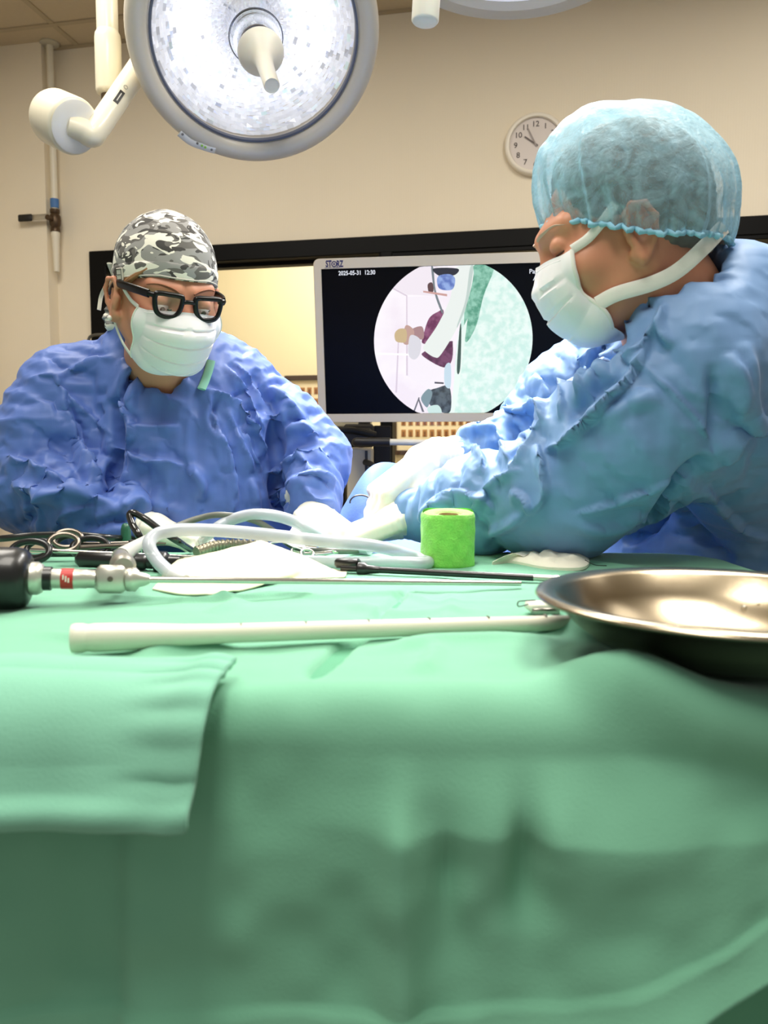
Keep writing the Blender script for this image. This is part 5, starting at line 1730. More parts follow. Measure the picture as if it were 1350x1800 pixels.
def hand_fn(w, d, n, thumb_side, curls, s=1.0, arm=None, arm_r=.036, spread=.10, thumb_out=.75, thumb_curl=.35, grow=0.0):
    """distance function of a gloved hand: w wrist, d finger direction, n back-of-hand normal, thumb_side the direction the thumb lies"""
    y = unit(d); x = unit(np.asarray(thumb_side, float) - y * (np.asarray(thumb_side, float) @ y)); z = np.cross(x, y)
    if z @ np.asarray(n, float) < 0:
        z = -z
    w = np.asarray(w, float)
    W = lambda a: w + s * (x * a[0] + y * a[1] + z * a[2])
    segs = []
    for i, (bx, by, ln, r) in enumerate(((.028, .089, .072, .0092), (.0095, .094, .080, .0094), (-.0095, .090, .074, .0090), (-.0275, .081, .060, .0080))):
        c1, c2, c3 = curls[i]
        p = np.array([bx, by, .002]); a = 0; pts = [np.array([bx * .75, by - .035, .001]), p]; rs = [r * 1.25, r * 1.12]
        sp_ = spread * (bx / .03)
        for f, c, rr in ((.47, c1, r), (.30, c2, r * .92), (.23, c3, r * .78)):
            a += c
            p = p + ln * f * np.array([math.sin(sp_) * math.cos(a), math.cos(sp_) * math.cos(a), -math.sin(a)])
            pts.append(p); rs.append(rr)
        segs.append(([W(q) for q in pts], [q * s + grow for q in rs]))
    t0 = np.array([.026, .022, -.006]); t1 = t0 + .036 * unit(np.array([thumb_out, .72, -.28])); t2 = t1 + .032 * unit(np.array([thumb_out - thumb_curl, .85, -.35])); t3 = t2 + .026 * unit(np.array([thumb_out - 1.8 * thumb_curl, .9, -.35]))
    segs.append(([W(q) for q in (t0, t1, t2, t3)], [q * s + grow for q in (.0145, .0118, .0104, .0086)]))
    R = np.stack([x, y, z], 1)
    def f(p):
        q = ((p - w.astype(np.float32)) @ R.astype(np.float32)) / np.float32(s)
        k = np.abs(q - np.array([0, .052, 0], np.float32)) - np.array([.030, .040, .004], np.float32)
        dpalm = (np.linalg.norm(np.maximum(k, 0), axis=1) + np.minimum(k.max(1), 0) - .0105) * s - grow
        dpalm = smin(dpalm, sdf_cap(q, (.0, .012, 0), (.006, .05, -.004), .024, .018) * s - grow, .012)
        dpalm = smin(dpalm, sdf_ell(q, (.022, .032, -.010), (.018, .026, .014)) * s - grow, .012)
        out = dpalm
        for pts, rs in segs:
            e = chain(p, pts, rs, .004)
            out = smin(out, e, .007)
        if arm is not None:
            a1 = np.asarray(arm, float)
            out = smin(out, chain(p, [w + y * .01 * s, w * .65 + a1 * .35, a1], [.027 * s + grow, .031 * s + grow, arm_r], .01), .014)
        return out
    allp = np.array([q for pts, _ in segs for q in pts] + [w] + ([arm] if arm is not None else []))
    return f, allp.min(0) - .05, allp.max(0) + .05

M_glove = mat('latex_glove', (246, 242, 226), 0.45, sss=.12, bump=.12, bump_scale=120)
def make_glove(parent, w, d, n, ts, curls, s, arm, arm_r, seed, **kw):
    f, lo, hi = hand_fn(w, d, n, ts, curls, s, arm, arm_r, **kw)
    a1 = np.asarray(arm, float)
    axd = unit(np.asarray(w) - a1)
    f2 = lambda p: np.maximum(f(p), -((p - a1.astype(np.float32)) @ axd.astype(np.float32)))        # cuff cut straight
    V, F = surface(f2, lo, hi, .0028, sub=0)
    N = vnormals(V, F)
    t = (V - a1) @ axd
    ln = float(np.linalg.norm(np.asarray(w) - a1))
    wr = np.clip(1 - np.abs(t - ln * .62) / (ln * .62), 0, 1)
    V = V + N * (wr * .0016 * np.sin(t * 620 + 3 * vnoise(V * 30, seed)))[:, None] + N * (.0006 * crumple(V, 70, seed))[:, None]
    V = V + N * (.0022 * np.exp(-(t / .004) ** 2))[:, None]
    return mesh_obj('glove', V, F, M_glove, parent, smooth=180)

CURL = [(.5, .6, .3), (.5, .65, .35), (.55, .7, .35), (.6, .7, .4)]
M_mask = mat('mask_white', (250, 244, 246), 0.7, sss=.1, bump=.15, bump_scale=500, bump_dist=.0004)
M_tie = mat('mask_tie', (236, 234, 226), 0.75, bump=.3, bump_scale=900, bump_dist=.0006)
def gown_mat(name, rgb):
    m = mat(name, rgb, .52, var=.03, var_scale=8, bump=.10, weave=520, bump_dist=.0006, sheen=.12, spec=.45)
    return m

def excess_field(segs, torso_dir, e_arm, e_torso):
    """cloth is too long along the sleeves (rings and slants) and too wide around the body (upright folds)"""
    td = unit(torso_dir)
    def g(m, d):
        best = np.full(len(m), 9.0); ax = np.tile(td, (len(m), 1)); e = np.full(len(m), e_torso)
        for a, b, r, k in segs:
            ab = b - a
            t = np.clip(((m - a) @ ab) / (ab @ ab), 0, 1)
            dd = np.linalg.norm(m - a - t[:, None] * ab, axis=1) / r
            mk = (dd < best) & (dd < 1.45)
            best[mk] = dd[mk]; ax[mk] = unit(ab); e[mk] = e_arm * k
        return e * ((d * ax).sum(1) ** 2) + .008
    return g

def dress(f, lo, hi, h, strokes, seed, ex1, ex2, amp=1.0):
    V, F = surface(f, lo, hi, h)
    N = vnormals(V, F)
    V = V + N * (amp * .012 * crumple(V, 5.0, seed))[:, None]
    V = settle(V, F, f, ex1, 200, goal=.002, smooth=.0, noise=.008, seed=seed, floor=-.006, ceil_=.028)
    V, F = subdivide(V, F)
    V = relax(V, F, 1, .25)
    V = settle(V, F, f, ex2, 80, goal=.010, smooth=.0, noise=.002, seed=seed + 3, floor=-.010, ceil_=.012)
    V, F = subdivide(V, F)
    V = relax(V, F, 1, .3)
    N = vnormals(V, F)
    V = creases(V, N, [(s_[0], s_[1], s_[2] * 1.7, s_[3]) for s_ in strokes])
    V = V + vnormals(V, F) * (amp * (.0065 * crumple(V, 9, seed + 4, 3) + .0030 * crumple(V, 21, seed + 6, 3) + .0010 * crumple(V, 45, seed + 7, 3)))[:, None]
    return V, F

def legs_and_shoes(parent, x, y, facing, spread=.10, m=None):
    fx = unit(np.array([facing[0], facing[1], 0])); sx = np.array([-fx[1], fx[0], 0])
    tr = MB()
    for k in (-1, 1):
        b = np.array([x, y, 0]) + sx * spread * k
        tr.add(*tube([b + np.array([0, 0, .62]), b + np.array([0, 0, .35]), b + np.array([0, 0, .07])], [.085, .075, .065], 20))
    mesh_obj('trousers', *tr.out(), m or mat('scrub_trousers', (60, 90, 130), .8), parent)
    for k in (-1, 1):
        b = np.array([x, y, 0]) + sx * spread * k + fx * .05
        V, F = ellipsoid((0, 0, 0), (.05, .135, .055), nu=24, nv=14)
        V = V[:, :1] * sx + V[:, 1:2] * fx + V[:, 2:] * np.array([0, 0, 1.0]) + b
        V[:, 2] = np.maximum(V[:, 2] + .03, .001)
        mesh_obj('shoe', V, F, mat('shoe_dark', (40, 40, 44), .5), parent)

# ------------------------------------------------------------------ the woman in the camouflage cap
HW = Head(P(290, 533, 1.33), (math.sin(math.radians(34)), -math.cos(math.radians(34))), 20, 1.0)
M_skinw = mat('skin_tan', (205, 142, 112), .5, sss=.15, var=.05, var_scale=30, bump=.06, bump_scale=400, bump_dist=.0004)
nbW = P(292, 655, 1.44)
neckW = [HW.w1(0, -.022, -.03), HW.w1(0, -.020, -.075) * .6 + nbW * .4, nbW, nbW + np.array([.0, .02, -.12])]
def wbody(p):
    q = HW.l(p)
    d = head_sdf(q, True) * HW.s
    d = smin(d, chain(p, neckW, [.052, .053, .060, .085], .03), .025)
    d = smin(d, sdf_cap(p, P(200, 690, 1.47), P(400, 690, 1.50), .055), .04)
    return d
V, F = surface(wbody, HW.c + np.array([-.17, -.17, -.32]), HW.c + np.array([.20, .24, .17]), .0030)
wm = mesh_obj('person', V, F, M_skinw, None, smooth=180, base=(-.36, 1.50, 0))
tag(wm, 'person in a camouflage cap, black glasses, white mask and blue gown, looking down', 'person')
# eyes: whites, irises and lashes
M_eye = mat('eye_white', (226, 216, 210), .25)
M_iris = mat('iris_brown', (66, 44, 32), .2)
M_lash = mat('lash_dark', (52, 36, 30), .7)
for k in (-1, 1):
    ey = mesh_obj('eye', *ellipsoid(HW.w1(k * .033, .0768, .0085), (.0126, .0126, .0126)), M_eye, wm)
    pd_ = unit(.25 * -k * HW.L * 0 + HW.F * 1.0 - HW.U * .30)
    mesh_obj('iris', *ellipsoid(HW.w1(k * .033, .0768, .0085) + pd_ * .0088, (.0052, .0052, .0052), nu=14, nv=10), M_iris, ey)
    lash = on_head(HW, [(k * .0195, .0885, .0070), (k * .027, .0925, .0062), (k * .036, .0910, .0062), (k * .0485, .0830, .0085)], True, .0006)
    mesh_obj('eyelash', *tube(lash, np.interp(np.linspace(0, 1, len(lash)), [0, .5, 1], [.0009, .0016, .0010]), 8), M_lash, wm)
    brow = on_head(HW, [(k * .012, .0965, .0330), (k * .026, .0955, .0400), (k * .040, .0845, .0420), (k * .053, .0690, .0370)], True, -.0008)
    mesh_obj('eyebrow', *tube(brow, np.interp(np.linspace(0, 1, len(brow)), [0, .3, 1], [.0034, .0042, .0016]), 8, flat=.5), mat('brow_brown', (150, 98, 72), .8), wm)
mesh_obj('earring', *ellipsoid(HW.w1(-.0880, .005, -.031), (.0042,) * 3, nu=16, nv=12), mat('pearl', (240, 236, 228), .15), wm)
# hair at the temple and nape
M_hairw = mat('hair_brown_blond', (150, 108, 70), .55, var=.4, var_scale=120)
hr = MB()
for j in range(26):
    t = j / 25
    p0 = HW.w1(-.052 - .012 * t, .062 - .062 * t, .060 - .012 * t)
    p1 = HW.w1(-.0715 - .004 * t, .040 - .050 * t, .036 - .006 * t + .006 * rng.normal() * .3)
    p2 = HW.w1(-.0770 - .003 * t, .006 - .030 * t, .018 - .012 * t)
    p3 = HW.w1(-.0800, -.014 - .024 * t, .012 - .026 * t)
    hr.add(*tube(smooth_path([p0, p1, p2, p3], 5), [.0032] * 6 + [.0026] * 5 + [.0018] * 5, 6))
V, F = surface(lambda p: smax(sdf_ell(HW.l(p), (0, -.045, .0), (.077, .072, .062)), HW.l(p)[:, 1] + .020, .01) * HW.s, HW.c - .16, HW.c + .16, .004)
hr.add(V, F)
mesh_obj('hair', *hr.out(), M_hairw, wm, smooth=180)
# cap
def wcap_sdf(q, g=0.0):
    d = sdf_ell(q, (0, -.012, .050), (.0800 + g, .1000 + g, .0940 + g))
    pl_ = -(q[:, 2] - .052) + np.where(q[:, 1] < .078, (q[:, 1] - .078) * .30, 0)
    return d, pl_
def wcap(p):
    q = HW.l(p)
    d, pl_ = wcap_sdf(q)
    return smax(d, pl_, .004) * HW.s
V, F = surface(wcap, HW.c - np.array([.17, .17, .08]), HW.c + np.array([.17, .17, .22]), .0045, sub=1)
N = vnormals(V, F)
V = V + N * (.0036 * crumple(V, 17, 3) + .0022 * crumple(V, 45, 8))[:, None]
M_camo = camo_mat()
capw = mesh_obj('cap', V, F, M_camo, wm, smooth=180)
def wband(p):
    q = HW.l(p)
    d, pl_ = wcap_sdf(q, .0016)
    return smax(smax(d, pl_ - .0012, .002), -(pl_ + .024), .002) * HW.s
V, F = surface(wband, HW.c - np.array([.17, .17, .08]), HW.c + np.array([.17, .17, .20]), .0036, sub=0)
mesh_obj('cap_band', V, F, M_camo, capw, smooth=60)
# stitched hem line of the band
hemp = []
for a in np.linspace(0, 2 * math.pi, 160, endpoint=False):
    dirv = np.array([math.cos(a), math.sin(a)])
    r = 1 / math.sqrt((dirv[0] / .0816) ** 2 + (dirv[1] / .1016) ** 2)
    x_, y_ = dirv[0] * r, -.012 + dirv[1] * r
    z_ = .052 + ((y_ - .078) * .30 if y_ < .078 else 0)
    sc_ = math.sqrt(max(.02, 1 - ((z_ - .050) / .0956) ** 2))
    hemp.append(HW.w1(x_ * sc_, -.012 + (y_ + .012) * sc_, z_ + .0018))
mesh_obj('stitched_hem', *tube(np.array(hemp), .0013, 6, closed=True), mat('hem_thread', (206, 202, 192), .8), capw)
# sewn label on the side of the band
def cap_pt(px, py):
    o = np.array([0, 0, CAM_Z]); d = unit(ray(px, py))
    t = 1.0
    for _ in range(80):
        p = (o + d * t)[None].astype(np.float32)
        q = HW.l(p); e, pl_ = wcap_sdf(q, .0016)
        t += float(e[0]) * HW.s * .9
    return o + d * t
lq = [cap_pt(203, 474), cap_pt(221, 472), cap_pt(224, 491), cap_pt(208, 493)]
ctr_ = sum(lq) / 4
ln_ = unit(np.cross(lq[1] - lq[0], lq[3] - lq[0]))
if ln_ @ (np.array([0, 0, CAM_Z]) - ctr_) < 0:
    ln_ = -ln_
lr_ = unit(lq[1] - lq[0]); lu_ = np.cross(ln_, lr_)
lb = mesh_obj('sewn_label', *box(ctr_ + ln_ * .003, lr_, lu_, ln_, .0098, .0098, .0016, .001), mat('label_cloth', (206, 202, 190), .8), capw, smooth=False)
M_ink = mat('label_ink', (38, 36, 34), .7)
lnp = ctr_ + ln_ * .0048
for dx_, dy_, hx_, hy_ in ((0, .0078, .0082, .0005), (0, -.0078, .0082, .0005), (-.0082, 0, .0005, .0078), (.0082, 0, .0005, .0078), (0, -.0004, .0058, .0004)):
    mesh_obj('label_line', *box(lnp + lr_ * dx_ + lu_ * dy_, lr_, lu_, ln_, hx_, hy_, .0003), M_ink, lb, smooth=False)
# knotted cap tail and the white ties behind the ear
tl = smooth_path([HW.w1(-.045, -.100, -.010), P(212, 520, 1.42), P(204, 545, 1.42), P(204, 566, 1.42), P(222, 578, 1.42)], 6)
mesh_obj('cap_tail', *tube(tl, np.interp(np.linspace(0, 1, len(tl)), [0, .4, .75, 1], [.014, .016, .022, .012]) * (1 + .12 * np.sin(np.arange(len(tl)) * 2.1)), 18, flat=.7), M_camo, capw)
mesh_obj('cap_tie', *tube(smooth_path([HW.w1(-.078, -.055, .045), P(198, 478, 1.36), P(207, 494, 1.33), P(213, 503, 1.30)], 6), .0042, 10, flat=.35), mat('cap_tie', (226, 220, 206), .8), capw)
mesh_obj('cap_tie', *tube(smooth_path([P(200, 486, 1.40), P(188, 500, 1.41), P(178, 520, 1.42), P(174, 545, 1.42)], 6), .0042, 10, flat=.35), mat('cap_tie', (226, 220, 206), .8), capw)
# mask
sideW = [(.066, -.002, .058), (.063, -.020, .060), (.056, -.045, .059), (.045, -.066, .056), (.036, -.078, .050)]
ctrW = [(.1085, .0075), (.1195, -.012), (.127, -.030), (.1205, -.052), (.1110, -.074), (.094, -.094), (.066, -.100)]
(V, F), gridW = mask_sheet(HW, sideW, ctrW, .066, seed=5)
mkw = mesh_obj('mask', V, F, M_mask, wm, smooth=40)
top = gridW[:, 0]; bot = gridW[:, -1]
mesh_obj('mask_nose_strip', *tube(top[6:-6] + HW.F * .0012 - HW.U * .004, .0022, 8, flat=.5), M_mask, mkw)
for row, nm in ((gridW[0], 'mask_edge'), (gridW[-1], 'mask_edge')):
    mesh_obj(nm, *tube(row + HW.F * .0008, .0028, 8, flat=.5), M_tie, mkw)
kR = 0 if (gridW[0, 0] - HW.c) @ HW.L < 0 else -1
cT, cB = gridW[kR, 0], gridW[kR, -1]
mesh_obj('mask_tie', *tube(smooth_path([cT, HW.w1(-.0700, .046, .008), HW.w1(-.0765, .024, .022), HW.w1(-.079, .010, .036)], 6), .0036, 10, flat=.35, hint=HW.L), M_tie, mkw)
mesh_obj('mask_tie', *tube(smooth_path([cB, HW.w1(-.066, .018, -.070), HW.w1(-.071, -.002, -.055), HW.w1(-.077, -.014, -.034), HW.w1(-.081, -.020, -.014)], 6), .0034, 10, flat=.35, hint=HW.L), M_tie, mkw)
# glasses
gl = mesh_obj('glasses', *(lambda m_: m_.out())((lambda m_: [m_.add(*tube(smooth_path([HW.w1(-.0105, .1070, .0205), HW.w1(-.005, .1095, .0232), HW.w1(.005, .1095, .0232), HW.w1(.0105, .1070, .0205)], 5), .0034, 10))] and m_)(MB())), mat('glasses_black', (7, 6, 6), .3, spec=.3), wm)
M_gls = mat('glasses_black', (9, 8, 8))
M_lens = glass_mat('lens', (.97, .97, .98), .06)
for k in (-1, 1):
    cx_, cz_ = .0300, .0150
    ring = []
    prof_ = [(-.0235, .0155), (-.018, .0185), (0, .0195), (.018, .0200), (.0255, .0175), (.0265, .008), (.0235, -.008), (.0165, -.0165), (.003, -.0195), (-.010, -.0185), (-.0185, -.010), (-.0228, .003)]
    pp = smooth_path(np.array(prof_) * np.array([.84, .86]), 5, closed=True)
    for a_, b_ in pp:
        xx_ = k * (cx_ + a_)
        ring.append(HW.w1(xx_, .1085 - .38 * (abs(xx_) ** 1.7), cz_ + b_))
    ring = np.array(ring)
    mesh_obj('glasses_rim', *tube(ring, .0035, 12, closed=True, flat=1.2), M_gls, gl)
    cc_ = ring.mean(0)
    mesh_obj('glasses_lens', np.vstack([ring, cc_]), [[i, (i + 1) % len(ring), len(ring)] for i in range(len(ring))], M_lens, gl)
    hg = HW.w1(k * .0535, .1045, .0285)
    mesh_obj('end_piece', *tube([HW.w1(k * .048, .1055, .0280), hg, HW.w1(k * .0600, .0970, .0285)], [.0035, .0043, .0042], 12), M_gls, gl)
    tpts = smooth_path([HW.w1(k * .0595, .0990, .0285), HW.w1(k * .0700, .070, .0280), HW.w1(k * .0785, .030, .0260), HW.w1(k * .0815, -.002, .022), HW.w1(k * .0815, -.030, .004)], 6)
    mesh_obj('temple', *tube(tpts, .0062, 12, flat=.5, hint=HW.L), M_gls, gl)
    mesh_obj('rivet', *ellipsoid(HW.w1(k * .0515, .1085, .0280), (.0011,) * 3, nu=8, nv=6), M_ston, gl)
# gown
shR, elR, wrR = P(112, 700, 1.45), P(66, 850, 1.42), P(205, 918, 1.33)
shL, elL, wrL = P(437, 700, 1.52), P(545, 812, 1.48), P(548, 888, 1.37)
holeW = [nbW + np.array([.01, -.01, -.04]), nbW * .35 + HW.w1(0, -.02, -.085) * .65, HW.w1(0, -.03, .0)]
def wgown(p):
    d = sdf_ell(p, P(318, 800, 1.50), (.190, .155, .205))
    d = smin(d, sdf_ell(p, P(335, 960, 1.50), (.195, .165, .24)), .06)
    d = smin(d, chain(p, [P(150, 668, 1.47), P(285, 640, 1.46), P(408, 662, 1.51)], [.060, .075, .055], .05), .07)
    d = smin(d, chain(p, [P(272, 622, 1.46), P(262, 598, 1.445)], [.066, .060], .02), .03)           # collar
    d = smin(d, chain(p, [shR, shR * .5 + elR * .5, elR], [.078, .082, .086], .05), .045)
    d = smin(d, chain(p, [elR, elR * .5 + wrR * .5 + np.array([0, 0, .004]), wrR], [.084, .074, .050], .05), .03)
    d = smin(d, chain(p, [shL, shL * .5 + elL * .5, elL], [.064, .068, .064], .05), .04)
    d = smin(d, chain(p, [elL, wrL], [.066, .046], .04), .03)
    d = smin(d, sdf_cap(p, (-.35, 1.52, .85), (-.35, 1.52, .42), .20, .24, sc=(1, .8, 1)), .08)
    d = smax(d, .40 - p[:, 2], .01)
    h = chain(p, holeW, [.045, .054, .060], .02)
    h = np.minimum(h, sdf_cap(p, nbW + np.array([.030, -.03, .030]), P(352, 640, 1.24), .034, .052))
    d = smax(d, -h, .006)
    return d
SW_ = [  # folds, given by where they show
    ([(232, 600), (228, 640), (215, 700), (238, 760), (205, 800)], 9, .011, 'lap'), ([(262, 640), (232, 690), (236, 735)], 10, .010, 'ridge'),
    ([(245, 640), (222, 690), (200, 720)], 7, -.008, 'ridge'), ([(100, 665), (150, 640), (205, 628)], 5, .006, 'ridge'), ([(40, 668), (95, 660), (112, 690), (175, 745), (205, 770)], 4, .005, 'crest'),
    ([(110, 690), (130, 760), (172, 840), (178, 868)], 9, .010, 'lap'), ([(60, 760), (110, 790), (150, 850)], 14, -.007, 'ridge'), ([(205, 700), (212, 780), (190, 860), (180, 880)], 9, -.016, 'ridge'),
    ([(5, 800), (60, 818), (120, 850), (175, 865)], 11, .012, 'lap'), ([(20, 850), (80, 870), (130, 885)], 12, .012, 'ridge'), ([(40, 900), (95, 872), (150, 872), (205, 890)], 12, .013, 'ridge'), ([(90, 935), (120, 900), (180, 895)], 10, .009, 'crest'),
    ([(50, 860), (55, 900), (35, 930)], 8, -.009, 'ridge'), ([(200, 905), (235, 880), (262, 905)], 8, .009, 'ridge'), ([(150, 930), (200, 915), (240, 920)], 8, -.008, 'ridge'),
    ([(225, 750), (280, 752), (318, 748)], 10, .008, 'lap'), ([(212, 795), (260, 808), (325, 818)], 8, .010, 'lap'), ([(330, 818), (352, 850), (350, 880)], 12, .009, 'ridge'), ([(215, 830), (260, 880), (330, 905)], 14, .006, 'ridge'),
    ([(366, 690), (378, 740), (402, 800), (408, 850), (405, 900)], 6, .009, 'lap'), ([(398, 720), (420, 780), (445, 830)], 6, .008, 'crest'), ([(420, 750), (440, 790), (460, 830)], 6, .007, 'lap'), ([(380, 700), (372, 735), (390, 770)], 5, -.007, 'ridge'),
    ([(345, 684), (400, 700), (455, 760), (480, 815)], 6, .010, 'lap'), ([(395, 640), (430, 690), (470, 760)], 6, .009, 'lap'), ([(412, 635), (455, 690), (490, 740)], 6, .008, 'crest'), ([(440, 660), (480, 720), (492, 800)], 8, -.012, 'ridge'),
    ([(450, 680), (500, 700), (545, 760)], 8, .008, 'ridge'), ([(497, 760), (530, 755), (562, 768)], 8, .010, 'ridge'), ([(490, 820), (530, 805), (580, 800)], 9, .011, 'lap'), ([(500, 860), (540, 845), (590, 848)], 9, .011, 'ridge'), ([(488, 830), (500, 870), (490, 900)], 7, -.010, 'ridge'),
    ([(520, 790), (545, 830), (590, 850)], 6, .008, 'crest'), ([(530, 850), (555, 880), (590, 880)], 7, .007, 'crest'), ([(480, 740), (482, 830), (486, 900)], 8, -.016, 'ridge'), ([(410, 830), (412, 880), (400, 920)], 5, .006, 'crest'), ([(440, 840), (450, 890), (440, 920)], 6, .006, 'ridge'),
]
M_gw = gown_mat('gown_blue', (84, 114, 188))
SEGW = [(shR, elR, .09, 1.0), (elR, wrR, .085, 1.2), (shL, elL, .08, 1.0), (elL, wrL, .07, 1.3)]
V, F = dress(wgown, (-.76, 1.18, .36), (.02, 1.80, 1.40), .0150, SW_, 41, excess_field(SEGW, (1, .2, .35), .075, .06), excess_field(SEGW, (1, 0, -.5), .05, .03))
mesh_obj('gown', V, F, M_gw, wm, smooth=180)
Vgw = V
# green scrub collar at the neck
def on_gown(px, py, off):                         # the point of the gown's front seen at (px, py)
    o_, d_ = np.array([0, 0, CAM_Z]), unit(ray(px, py))
    v_ = Vgw[(np.abs(Vgw[:, 0] - o_[0] - d_[0] * 1.4) < .08)]
    px_, py_ = project(v_)
    k_ = np.argsort((px_ - px) ** 2 + (py_ - py) ** 2)[:14]
    y_ = v_[k_, 1].min()
    return P(px, py, y_ - off)
gcl = smooth_path([on_gown(371, 634, .004), on_gown(367, 650, .004), on_gown(361, 668, .004), on_gown(354, 684, .003)], 6)
mesh_obj('scrub_collar', *tube(gcl, .0075, 10, flat=.35, hint=(0, 1, 0)), mat('scrub_green', (128, 186, 164), .8), wm)
# gloves
make_glove(wm, P(548, 905, 1.335), P(592, 940, 1.26) - P(548, 905, 1.335), (.3, -.5, .8), (-1, -.4, .1), CURL, .98, P(541, 872, 1.392), .039, 61, thumb_out=.6)
make_glove(wm, P(262, 928, 1.32), P(330, 945, 1.30) - P(262, 928, 1.32), (0, -.4, .9), (.3, 1, 0), CURL, .95, P(200, 918, 1.33), .040, 62)
legs_and_shoes(wm, -.35, 1.53, (.5, -.8))

# ------------------------------------------------------------------ the man in the puffy cap
HM = Head((.326, 1.13, 1.437), (-1.0, .03), 15, 1.12)
M_skinm = mat('skin_ruddy', (204, 140, 108), .5, sss=.15, var=.07, var_scale=36, bump=.10, bump_scale=300, bump_dist=.0005)
nbM = P(1165, 520, 1.19)
neckM = [HM.w1(0, -.035, -.03), HM.w1(0, -.045, -.080), nbM, nbM + np.array([.06, .01, -.12])]
def mbody(p):
    q = HM.l(p)
    d = head_sdf(q, False) * HM.s
    d = smin(d, chain(p, neckM, [.064, .064, .068, .10], .03), .03)
    d = smin(d, sdf_cap(p, nbM + np.array([.05, -.08, -.15]), nbM + np.array([.05, .12, -.15]), .05), .04)
    return d
V, F = surface(mbody, HM.c + np.array([-.17, -.16, -.30]), HM.c + np.array([.28, .20, .17]), .0032)
mm = mesh_obj('person', V, F, M_skinm, None, smooth=180, base=(.55, 1.42, 0))
tag(mm, 'person in profile in a puffy sheer blue cap and light blue gown, reaching forward', 'person')
for k in (-1, 1):
    lash = on_head(HM, [(k * .0190, .0875, .0060), (k * .0300, .0905, .0035), (k * .0400, .0860, .0045), (k * .0480, .0780, .0075)], False, .0005)
    mesh_obj('eyelash', *tube(lash, .0013, 8), mat('lash_pale', (96, 66, 52), .7), mm)
    brow = on_head(HM, [(k * .012, .0985, .0330), (k * .027, .0965, .0385), (k * .042, .0850, .0400), (k * .054, .0690, .0345)], False, -.0012)
    mesh_obj('eyebrow', *tube(brow, np.interp(np.linspace(0, 1, len(brow)), [0, .3, 1], [.0036, .0042, .0016]), 8, flat=.6), mat('brow_grey', (204, 172, 152), .8), mm)
# short grey hair
def mhair(p):
    q = HM.l(p)
    d = sdf_ell(q, (0, -.022, .050), (.0830, .104, .0980))
    d = smin(d, sdf_ell(q, (0, -.062, -.010), (.066, .052, .050)), .02)
    cut = np.maximum(q[:, 1] - (.058 - .0 * q[:, 2]), -(q[:, 2] - np.where(q[:, 1] > -.015, .022, -.030)))
    return smax(d, cut, .012) * HM.s
V, F = surface(mhair, HM.c - .18, HM.c + .18, .0045)
V = V + vnormals(V, F) * (.0022 * vnoise(V * 160, 5))[:, None]
mesh_obj('hair', V, F, mat('hair_grey', (112, 112, 104), .7, var=.35, var_scale=90), mm, smooth=180)
# puffy cap
nth, nt = 220, 70
th_ = np.linspace(0, 2 * math.pi, nth, endpoint=False)
t_ = np.linspace(0, 1, nt)
TT, HH = np.meshgrid(th_, t_, indexing='ij')
rimc = HM.w1(0, -.022, .010)
ct, st2 = np.cos(TT), np.sin(TT)
# radius profile from the elastic rim outwards and over the top
prof_t = np.array([0, .05, .15, .30, .45, .60, .75, .88, 1.0])
prof_r = np.array([.92, .97, 1.02, 1.04, .98, .85, .64, .37, .0])
prof_h = np.array([.0, -.002, .018, .056, .092, .119, .141, .152, .156])
Rp = np.interp(HH, prof_t, prof_r); Hp = np.interp(HH, prof_t, prof_h)
k5 = np.ones(9) / 9
Rp = np.stack([np.convolve(np.pad(r, 4, mode='edge'), k5, 'valid') for r in Rp]); Rp[:, -1] = 0
Hp = np.stack([np.convolve(np.pad(r, 4, mode='edge'), k5, 'valid') for r in Hp])
bx_ = np.where(ct < 0, .100, .116) * Rp                                  # along the facing direction
by_ = .102 * Rp
rise = 1.0 + .06 * ct
# forward is +ct
lx = st2 * by_
ly = -.030 + ct * bx_ - .012 * np.sin(np.clip(HH, 0, 1) * math.pi) * 1.0
rim_tilt = np.where(ct > 0, .066 * np.abs(ct) ** 1.3, .020 * ct) - .026
lz = rim_tilt * (1 - HH) ** 1.2 + .012 + Hp * rise
pts = np.stack([lx, ly, lz], -1).reshape(-1, 3)
W_ = HM.w(pts).reshape(nth, nt, 3)
ctr_c = HM.w1(0, -.03, .07)
out_d = W_ - ctr_c; out_d /= np.linalg.norm(out_d, axis=2, keepdims=True)
flat_ = W_.reshape(-1, 3)
ple = (.0034 * np.sin(TT * 34 + 2.5 * np.sin(TT * 5)) + .0030 * np.sin(TT * 61 + 1.7 * np.sin(TT * 3))) * np.exp(-HH * 7)
big = .018 * crumple(flat_, 9, 77, 3).reshape(nth, nt) * np.clip(HH * 4, 0, 1) + .0085 * crumple(flat_, 20, 78, 3).reshape(nth, nt) * np.clip(HH * 6, 0, 1) + .0028 * crumple(flat_, 55, 79, 3).reshape(nth, nt)
rad = np.abs(((TT * 11 / (2 * math.pi) + .5 * np.sin(TT * 2)) % 1) - .5) * 2
big = big + .010 * np.exp(-((1 - rad) / .16) ** 2) * np.exp(-((HH - .28) / .22) ** 2)
W_ = W_ + out_d * (ple + big)[..., None]
V = W_.reshape(-1, 3)
F = []
for i in range(nth):
    j = (i + 1) % nth
    for k in range(nt - 1):
        F.append([i * nt + k, j * nt + k, j * nt + k + 1, i * nt + k + 1])
V, F = fix_normals(V, F)
M_cap = sheer_mat('sheer_blue_nonwoven', (176, 220, 238), .34, 130)
capm = mesh_obj('cap', V, F, M_cap, mm, smooth=180)
rimp = W_[:, 0]
mesh_obj('elastic_rim', *tube(rimp + out_d[:, 0] * .001, .0034 + .0010 * np.sin(th_ * 70), 10, closed=True), mat('cap_rim', (142, 196, 220), .7), capm)
